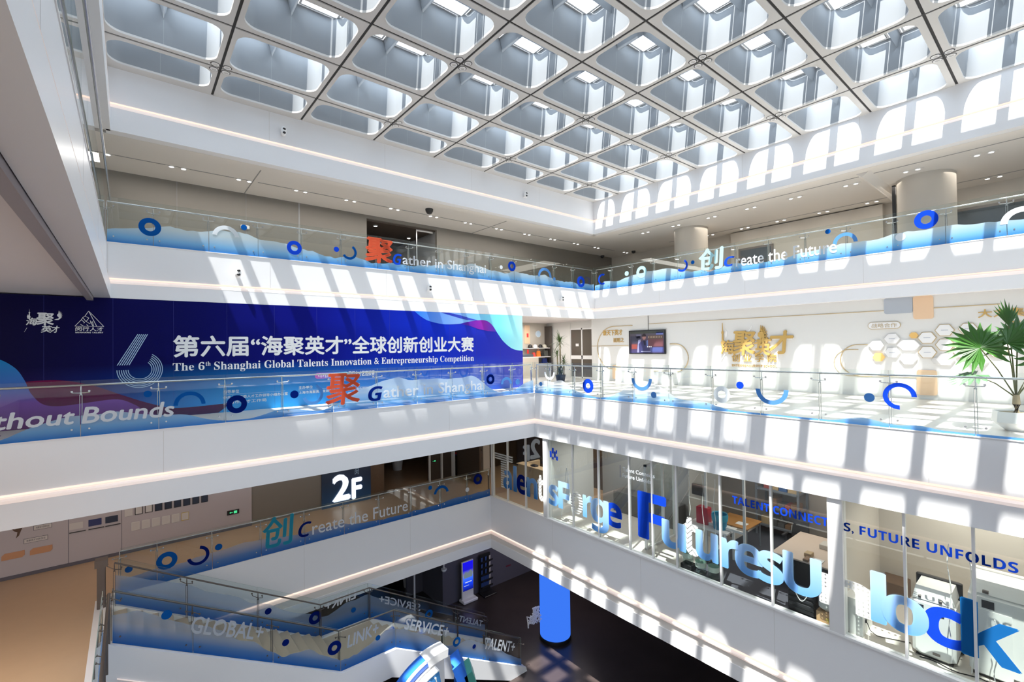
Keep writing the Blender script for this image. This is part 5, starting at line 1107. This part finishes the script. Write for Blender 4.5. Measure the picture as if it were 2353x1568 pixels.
# water bottles on the sill
M['bottle'] = glass('bottle_plastic', (.80, .88, .86), 1.33); M['water'] = glass('water_body', (.72, .82, .80), 1.33)
for k, (y, l) in enumerate(((6.95, 'large water bottle standing on a dark tray, nearest the big blue letter F'), (6.58, 'middle one of three large water bottles behind the office sill'), (6.22, 'large water bottle of the sill trio nearest the next mullion'))):
    x = 11.86; z0 = fl+(.16 if k == 0 else .03)
    b = thing('water_bottle', l, 'bottle', (x, y, z0), 'water bottles behind the office glass'); obj('body', MB().lathe([(.10, z0), (.135, z0+.02), (.14, z0+.10), (.132, z0+.13), (.14, z0+.16), (.14, z0+.33), (.12, z0+.38), (.05, z0+.43), (.045, z0+.47)], (x, y, 0), 18), 'bottle', b, 50)
    obj('label_band', MB().lathe([(.1415, z0+.17), (.1415, z0+.30)], (x, y, 0), 18, cap=False), pbr('bottle_label', (.62, .72, .64), .5), b, 50); obj('cap', MB().lathe([(.05, z0+.46), (.05, z0+.51), (.02, z0+.52)], (x, y, 0), 12), 'white', b, 50)
o = obj('bottle_tray', MB().cbox(11.72, 12.0, 6.78, 7.1, fl+.02, fl+.16, .01), 'black_plastic'); tag(o, 'dark tray under the water bottle nearest the big letter F', 'tray')
for k, (y, z1, z0, l) in enumerate(((6.80, -1.7, -2.92, 'white cord hanging behind the chevron letter t'), (6.42, -1.75, -3.75, 'white cord hanging between the chevron letter and the blue bin'), (6.10, -1.8, -3.95, 'wavy white cord hanging nearest the mullion after the bottles'), (1.62, -2.05, -4.25, 'white cord hanging in front of the smaller white machine'), (1.33, -2.1, -4.3, 'white cord hanging through the royal blue letter c'), (1.05, -3.2, -4.38, 'looped white cord by the strong blue letter k'))):
    n = 14; o = obj('hanging_cord', MB().tube([(11.74+.015*math.sin(q*.8+k), y+.02*math.sin(q*.9+k*2), z1+(z0-z1)*q/n) for q in range(n+1)], .009, 6), 'white', smooth=60); tag(o, l, 'cord', 'white cords hanging behind the glass')
# open plan office: rack, desks, chair
M['rack'] = pbr('rack_grey', (.16, .18, .21), .5)
rk = thing('storage_rack', 'grey metal storage rack of four shelves against the office wall', 'shelf', (16.1, 5.6, fl))
for y in (5.55, 6.78):
    for x in (15.75, 16.5): obj('post', MB().box(x, x+.05, y-.03, y+.03, fl, fl+2.2), 'rack', rk)
for z in (.35, .95, 1.5, 2.0): obj('shelf_board', MB().box(15.75, 16.55, 5.55, 6.78, fl+z-.05, fl+z), 'rack', rk)
rnd = random.Random(9); pal = [((.35, .05, .04), 'red'), ((.50, .36, .20), 'kraft'), ((.55, .52, .48), 'white'), ((.05, .12, .30), 'blue'), ((.10, .10, .10), 'black'), ((.22, .12, .06), 'brown')]
mats_ = [pbr('box_'+n, c, .6) for c, n in pal]
wz = {.35: 'lowest', .95: 'second', 1.5: 'third', 2.0: 'top'}
used_l = set()
for z in (.35, .95, 1.5, 2.0):
    y = 5.60; n = 0
    while y < 6.45:
        w = rnd.uniform(.14, .30); k = rnd.randrange(6); h = rnd.uniform(.12, .30)
        if z == 2.0 and 5.55 < y < 6.0: w, k, h = .085, 3, .33
        nm = 'binder' if (k == 3 and w < .1) else 'storage_box'
        o = obj(nm, MB().cbox(15.85, 16.3, y, y+w-.02, fl+z, fl+z+h, .006), mats_[k])
        tag(o, '%s %s on the %s rack shelf, %s from the office column end' % (pal[k][1], nm.replace('_', ' '), wz[z], ORD[n]), 'binder' if nm == 'binder' else 'box', 'stock on the storage rack'); y += w; n += 1
dk = thing('office_desk', 'orange brown wooden desk beside the blue bin', 'desk', (14.9, 6.3, fl)); obj('top', MB().cbox(13.9, 14.9, 6.25, 7.25, fl+.71, fl+.75, .008), pbr('desk_orange', (.42, .20, .06), .45), dk)
for x in (13.95, 14.82):
    for y in (6.3, 7.18): obj('leg', MB().box(x, x+.04, y-.02, y+.02, fl, fl+.71), 'rack', dk)
o = obj('paper_sheet', MB().box(14.1, 14.35, 6.4, 6.7, fl+.75, fl+.757), 'white'); tag(o, 'white papers lying on the orange brown desk', 'paper')
dk = thing('office_desk', 'pale desk crowded with papers and a black monitor base near the office column', 'desk', (13.2, 4.0, fl)); M['desk_pale'] = pbr('desk_pale', (.62, .50, .42), .45); obj('top', MB().cbox(12.9, 14.9, 3.5, 5.2, fl+.71, fl+.75, .008), 'desk_pale', dk); obj('screen_panel', MB().box(12.95, 14.85, 5.12, 5.17, fl, fl+.71), 'photo_dark', dk)
for x in (12.95, 14.8): obj('leg', MB().box(x, x+.05, 3.55, 3.6, fl, fl+.71), 'rack', dk)
for x, y, w, d_, h, m_, nm, l in ((13.0, 4.1, .3, .22, .012, 'white', 'paper_sheet', 'white sheet lying flat near the front of the crowded pale desk'), (13.35, 3.8, .28, .20, .02, 'white', 'paper_sheet', 'white booklet lying in the middle of the crowded pale desk'), (13.2, 4.38, .22, .16, .10, mats_[1], 'parcel', 'kraft parcel at the edge of the crowded pale desk'), (12.9, 4.35, .26, .12, .06, mats_[5], 'leather_pouch', 'brown pouch at the corner of the crowded pale desk'), (14.2, 3.75, .35, .3, .18, mats_[4], 'desk_box', 'black box at the back of the crowded pale desk'), (14.5, 3.6, .2, .2, .26, mats_[5], 'desk_box', 'brown carton standing at the wall end of the crowded pale desk'), (14.0, 4.2, .35, .25, .12, mats_[2], 'plastic_bag', 'clear bundle of bags on the crowded pale desk'), (13.7, 3.6, .4, .12, .03, 'photo_dark', 'keyboard', 'dark keyboard on the crowded pale desk')):
    o = obj(nm, MB().cbox(x, x+w, y, y+d_, fl+.75, fl+.75+h, .01), m_); tag(o, l, nm.replace('_', ' '))
ch = thing('office_chair', 'black swivel office chair beside the orange brown desk', 'chair', (14.6, 5.2, fl)); M['chair'] = pbr('chair_black', (.02, .02, .025), .6)
obj('seat', MB().cbox(14.35, 14.85, 4.95, 5.45, fl+.45, fl+.53, .03), 'chair', ch); obj('backrest', MB().loft([[(14.85+.1*t, 4.98+.02*t, fl+.58+.45*t), (14.85+.1*t, 5.42-.02*t, fl+.58+.45*t), (14.90+.1*t, 5.42-.02*t, fl+.58+.45*t), (14.90+.1*t, 4.98+.02*t, fl+.58+.45*t)] for t in (0, .5, 1)]), 'chair', ch); obj('gas_column', MB().tube([(14.6, 5.2, fl+.08), (14.6, 5.2, fl+.45)], .03, 8), 'chair', ch)
bs = MB()
for q in range(5): bs.tube([(14.6, 5.2, fl+.1), (14.6+.28*math.cos(q*1.257), 5.2+.28*math.sin(q*1.257), fl+.05)], .025, 6)
obj('star_base', bs, 'chair', ch); obj('armrest', MB().box(14.4, 14.75, 4.88, 4.94, fl+.66, fl+.70).box(14.56, 14.6, 4.88, 4.94, fl+.5, fl+.66), 'chair', ch); obj('armrest', MB().box(14.4, 14.75, 5.46, 5.52, fl+.66, fl+.70).box(14.56, 14.6, 5.46, 5.52, fl+.5, fl+.66), 'chair', ch)
bg_ = thing('black_bag', 'ribbed black suitcase bag standing on the floor under the letter U', 'bag', (11.95, 4.0, fl)); obj('body', MB().cbox(11.8, 12.1, 3.85, 4.42, fl, fl+.50, .03), 'black_plastic', bg_)
for k in range(4): obj('rib', MB().cbox(11.785, 11.80, 3.88, 4.39, fl+.06+.11*k, fl+.12+.11*k, .005), 'chair', bg_)
obj('cord_handle', MB().tube([(11.78, 4.0+.24*q/8, fl+.46-.16*math.sin(pi*q/8)) for q in range(9)], .010, 6), 'white', bg_)
cb = thing('cardboard_box', 'kraft cardboard box with a yellow sticker beside the office column', 'box', (11.9, 3.62, fl)); obj('carton', MB().cbox(11.75, 12.05, 3.46, 3.82, fl, fl+.24, .006), pbr('kraft_box', (.48, .30, .16), .7), cb); obj('sticker', MB().prism([(11.748, 3.60, fl+.06), (11.748, 3.55, fl+.11), (11.748, 3.60, fl+.16), (11.748, 3.65, fl+.11)], (-.002, 0, 0)), 'paper_y', cb)
o = obj('plastic_sack', MB().cbox(11.78, 12.05, 3.45, 3.80, fl+.24, fl+.72, .07), pbr('sack_white', (.70, .71, .70), .4)); tag(o, 'white plastic sack sitting on the kraft cardboard box', 'sack')
# studio with white machines
M['machine'] = pbr('machine_white', (.74, .75, .73), .35)
def machine(x, y0, y1, h, label, dark):
    r = thing('white_machine', label, 'machine', (x, y0, fl), 'white machines in the studio')
    obj('body', MB().cbox(x, x+.65, y0, y1, fl+.03, fl+h, .06), 'machine', r); obj('top_hood', MB().loft([[(x+.02, y0+.02, fl+h), (x+.65, y0+.02, fl+h), (x+.65, y1-.02, fl+h), (x+.02, y1-.02, fl+h)], [(x+.12, y0+.06, fl+h+.22), (x+.65, y0+.06, fl+h+.22), (x+.65, y1-.06, fl+h+.22), (x+.12, y1-.06, fl+h+.22)]]), 'machine', r)
    obj('back_frame', MB().cbox(x+.65, x+.74, y0-.03, y1+.03, fl, fl+h+.26, .02), 'black_plastic' if dark else 'face', r)
    w = y1-y0
    for t in (.24, .70): obj('vent_window', MB().box(x-.006, x+.004, y0+w*t, y0+w*(t+.14), fl+h-.24, fl+h-.10), 'black_plastic', r)
    for t in (.28, .76): obj('hinge', MB().cbox(x+.0, x+.06, y0+w*t, y0+w*(t+.07), fl+h+.02, fl+h+.07, .005), 'steel_dark', r)
    obj('foot', MB().box(x+.05, x+.60, y0+.05, y1-.05, fl, fl+.03), 'black_plastic', r); obj('cable_panel', MB().box(x-.006, x+.004, y0+w*.35, y0+w*.52, fl+.12, fl+.17), 'steel_dark', r)
    return r
machine(11.95, 1.58, 2.22, 1.12, 'smaller white machine with a dark back frame in the studio', True)
r = machine(12.05, .25, 1.42, 1.52, 'bigger white machine with a door panel in the studio', False); obj('door_panel', MB().box(12.035, 12.05, .85, 1.33, fl+.08, fl+1.25), 'machine', r)
struct('wall_studio_low', MB().box(11.80, 12.5, 2.98, 3.3, fl, fl+.75), 'wall_white')
so_ = thing('wall_socket', 'black plug pair on the low white studio wall with a trailing cable', 'socket', (12.0, 2.97, fl+.3)); obj('plug', MB().cbox(11.95, 12.0, 2.95, 2.985, fl+.25, fl+.33, .005).cbox(12.1, 12.15, 2.95, 2.985, fl+.34, fl+.42, .005), 'black_plastic', so_); obj('cable', MB().tube([(11.97, 2.95, fl+.27), (11.98, 2.90, fl+.12), (12.05, 2.8, fl+.02), (12.3, 2.3, fl+.012)], .008, 6), 'black_plastic', so_)
o = obj('floor_cable', MB().tube([(11.9+.05*math.sin(q*1.3), 2.1-.14*q, fl+.012) for q in range(14)], .009, 6), 'black_plastic'); tag(o, 'tangled black cable along the floor in front of the white machines', 'cable')
o = obj('wooden_shelf', MB().cbox(14.0, 14.58, 2.7, 3.2, fl, fl+.42, .01), 'wood'); tag(o, 'brown wooden cabinet against the studio wall behind the letter o', 'cabinet')
o = obj('wall_mural', MB().prism([(14.598, .62+.10*a, fl+1.9+.1*b) for a, b in ((0, 0), (2, .2), (2.6, 2), (2.2, 4), (1.2, 5), (.2, 3.4), (-.4, 1.5))], (-.004, 0, 0)), pbr('mural_brown', (.22, .17, .13), .7)); tag(o, 'brown leaf shaped mural on the studio wall above the bigger machine', 'mural')
lp = thing('linear_light', 'slim linear ceiling light glowing at the head of the studio glass', 'ceiling light', (12.0, 1.6, -1.62)); obj('diffuser', MB().box(11.98, 12.05, .4, 2.7, -1.63, -1.60), 'lamp', lp); obj('rail', MB().box(11.96, 12.07, .38, 2.72, -1.60, -1.56), 'steel', lp)

# ------------------------------------------------------------------ first floor
f1 = Z1
col = thing('display_column', 'round glowing blue display column standing on the dark stone floor', 'column', (13.42, 13.82, f1)); obj('luminous_drum', MB().lathe([(.62, f1+.16), (.62, -6.56)], (13.42, 13.82, 0), 40), emis('blue_screen', (.045, .19, .90), 1.0), col, 40); obj('plinth', MB().lathe([(.64, f1), (.64, f1+.13), (.60, f1+.16)], (13.42, 13.82, 0), 40), 'black_plastic', col, 40)
cs = thing('cutout_sign', 'white cut-out calligraphy sign projecting beside the glowing blue column', 'sign', (12.7, 14.3, -9)); pc = lambda x, y: PV(x, y, 14.0)
for k, (ch, bl, br, tl) in enumerate((('海', (1212, 1440), (1226, 1432), (1212, 1418)), ('聚', (1222, 1428), (1240, 1420), (1222, 1398)), ('英', (1224, 1436), (1234, 1432), (1224, 1420)), ('才', (1233, 1432), (1243, 1428), (1233, 1412)))): letters('calligraphy', ch, pc(*bl), pc(*br), pc(*tl), (0, -1, 0), 'white', cs, heavy=.02, deep=.03)
obj('calligraphy_stroke', MB().tube([pc(1214, 1444), pc(1213, 1432), pc(1211, 1418)], .025, 6), 'white', cs); obj('support_arm', MB().tube([PV(1238, 1425, 14.0), (12.95, 13.95, PV(1238, 1425, 14.0).z)], .02, 6), 'white', cs)
ks = thing('advertising_kiosk', 'slim white standing kiosk with a bright blue picture screen', 'kiosk', (12.2, 18.4, f1))
def ksx(u, z, d=0): return (11.92+.62*u, 18.45+d, f1+z)
obj('frame', MB().cbox(11.92, 12.56, 18.42, 18.50, f1+.12, f1+1.86, .01), 'white', ks); obj('base', MB().cbox(11.86, 12.66, 18.18, 18.62, f1, f1+.13, .03), 'white', ks)
sc_ = obj('screen', MB().box(11.97, 12.54, 18.414, 18.42, f1+.50, f1+1.82), grad('kiosk_screen', 'Z', f1+.5, f1+1.82, [(0, srgb(12, 20, 120)), (.25, srgb(20, 60, 215)), (.45, srgb(60, 110, 235)), (.55, srgb(120, 125, 150)), (.72, srgb(25, 20, 190)), (1, srgb(20, 15, 215))], .3, 1.0), ks)
obj('screen_picture', MB().prism([(12.02, 18.412, f1+1.08), (12.50, 18.412, f1+1.08), (12.50, 18.412, f1+1.30), (12.40, 18.412, f1+1.42), (12.25, 18.412, f1+1.30), (12.12, 18.412, f1+1.38), (12.02, 18.412, f1+1.25)], (0, .001, 0)), pbr('kiosk_picture', srgb(110, 125, 130), .4, emit=srgb(130, 150, 160), es=.5), sc_); obj('screen_caption', MB().box(12.08, 12.45, 18.411, 18.412, f1+.86, f1+.90).box(12.02, 12.30, 18.411, 18.412, f1+.72, f1+.74), emis('caption_white', (.7, .8, 1), .8), sc_)
br_ = thing('brochure_rack', 'tall black brochure rack with blue leaflets beside the kiosk', 'rack', (13.3, 18.4, f1)); obj('back_panel', MB().cbox(13.0, 13.62, 18.50, 18.56, f1+.05, f1+1.86, .01), 'black_plastic', br_); obj('base', MB().cbox(12.95, 13.67, 18.05, 18.6, f1, f1+.06, .02), 'black_plastic', br_)
M['leaflet'] = pbr('leaflet_blue', (.05, .10, .30), .4)
for k in range(5):
    z = f1+.28+.30*k; obj('tray', MB().prism([(13.0, 18.50, z), (13.0, 18.30, z+.06), (13.0, 18.28, z+.16), (13.0, 18.50, z+.02)], (.62, 0, 0)), 'black_plastic', br_)
    for q in range(5):
        if k < 2 or q % 2 == 0: obj('leaflet', MB().prism([(13.03+.118*q, 18.46, z+.05), (13.03+.118*q+.10, 18.46, z+.05), (13.03+.118*q+.10, 18.44, z+.26), (13.03+.118*q, 18.44, z+.26)], (0, .008, 0)), 'leaflet' if q < 4 else 'paper', br_)
o = obj('wall_label', MB().box(14.75, 15.05, 18.68, 18.70, f1+.70, f1+.76), pbr('label_maroon', (.16, .02, .04), .5)); tag(o, 'small maroon label on the dark hall wall beside the brochure rack', 'label')
dc = thing('pendant_camera', 'white dome camera hanging on a pole from the soffit above the kiosk', 'security camera', (10.8, 17.4, -7)); p_ = PV(1020, 1310, 17.4); obj('pole', MB().tube([(p_.x, 17.4, -6.5), (p_.x, 17.4, p_.z+.03)], .025, 8), 'white', dc); obj('dome', MB().lathe([(.02, p_.z-.10), (.09, p_.z-.05), (.12, p_.z), (.12, p_.z+.05), (.03, p_.z+.07)], (p_.x, 17.4, 0), 16), 'white', dc, 50)
p_ = PV(1000, 1350, 20.55); o = obj('exit_lamp', MB().prism([(p_.x-.10, 20.55, p_.z+.12), (p_.x-.02, 20.55, p_.z+.10), (p_.x+.10, 20.55, p_.z-.06), (p_.x+.08, 20.55, p_.z-.12), (p_.x-.06, 20.55, p_.z-.02)], (0, .03, 0)), 'exit'); tag(o, 'green glowing exit lamp in the dark passage beside the kiosk', 'exit sign')
p_ = PV(938, 1325, 21.5); vs_ = thing('floor_vase', 'tall pale pot in the dark first floor passage', 'vase', (p_.x, 21.5, f1)); obj('body', MB().lathe([(.22, f1), (.33, f1+1.0), (.33, f1+1.1), (.27, f1+1.1)], (p_.x, 21.5, 0), 18), 'face', vs_, 50)
p_ = PZ(1690, 1640, f1+.9); ct = thing('round_counter', 'dark round counter on the stone floor under the office front', 'counter', (p_.x, p_.y, f1)); obj('drum', MB().lathe([(1.2, f1), (1.2, f1+.86)], (p_.x, p_.y, 0), 40), pbr('counter_dark', (.05, .04, .045), .3), ct, 40); obj('rim', MB().lathe([(1.26, f1+.86), (1.28, f1+.89), (1.26, f1+.92)], (p_.x, p_.y, 0), 40), 'steel_dark', ct, 40)
# welcome sculpture in front of the stair
SV = 12.0
sc = thing('welcome_sculpture', 'blue and white arched sculpture with white capital letters standing before the stair', 'sculpture', (6.6, SV, f1))
cc = PV(1022, 1652, SV)
def sect(nm, r0, r1, t0, t1, y0, y1, m_, n=24):
    rings = []
    for k in range(n+1):
        t = math.radians(t0+(t1-t0)*k/n); c_, s_ = math.cos(t), math.sin(t)
        rings.append([(cc.x+r1*c_, y0, cc.z+r1*s_), (cc.x+r1*c_, y1, cc.z+r1*s_), (cc.x+r0*c_, y1, cc.z+r0*s_), (cc.x+r0*c_, y0, cc.z+r0*s_)])
    return obj(nm, MB().loft(rings), m_, sc)
M['sc_blue'] = pbr('sculpture_blue', (.02, .14, .62), .35); M['sc_mid'] = pbr('sculpture_mid_blue', (.05, .26, .62), .35)
rr = (PV(1022, 1495, SV)-cc).length
sect('outer_arc', rr-.16, rr-.01, 106.5, 172, SV, SV+.40, 'sc_blue'); sect('outer_arc_top', rr-.03, rr+.012, 107, 172, SV-.02, SV+.06, 'halo'); sect('arc_white_band', rr-.235, rr-.205, 106, 172, SV-.03, SV+.05, 'halo'); sect('white_arc', rr-.22, rr+.01, 86, 106.5, SV-.02, SV+.45, 'white')  # thin white band between the blue arc and the name band
sect('name_band', rr*.60, rr*.84, 100.5, 168, SV-.22, SV+.15, 'sc_mid'); sect('name_band_top', rr*.84, rr*.855, 100, 168, SV-.23, SV+.15, 'halo')
for k, ch_ in enumerate('SHANGHAI'):
    t = math.radians(106+6.6*(7-k)); rad = Vector((math.cos(t), 0, math.sin(t))); tan = Vector((math.sin(t), 0, -math.cos(t))); c0 = Vector((cc.x, SV-.22, cc.z))+rad*rr*.645
    w = .045 if ch_ == 'I' else .145
    letters('letter', ch_, c0-tan*w/2, c0+tan*w/2, c0-tan*w/2+rad*rr*.15, (0, -1, 0), 'white', sc, style='sans', deep=.03, heavy=.012)
obj('upright', MB().cbox(cc.x-rr*.95, cc.x-rr*.65, SV-.1, SV+.35, f1, cc.z+.3, .02), 'sc_mid', sc); obj('upright', MB().cbox(cc.x-.35, cc.x+.05, SV+.05, SV+.4, f1, cc.z+rr-.2, .02), 'white', sc)
def blade_(nm, pts, m_, m2):
    q = [PV(x, y, SV) for x, y in pts]; mb = MB(); n = len(q); d = Vector((0.18, .45, .12))
    mb.prism(q, d); o_ = obj(nm, mb, m_, sc)
    return o_
blade_('blue_fin', [(1040, 1541), (1060, 1523), (1072, 1548), (1080, 1580), (1086, 1700), (1050, 1700), (1050, 1568)], 'sc_blue', 'sc_mid')
blade_('green_fin', [(1067, 1558), (1085, 1543), (1095, 1568), (1098, 1700), (1078, 1700), (1074, 1580)], pbr('sculpture_green', (.06, .30, .26), .35), None)
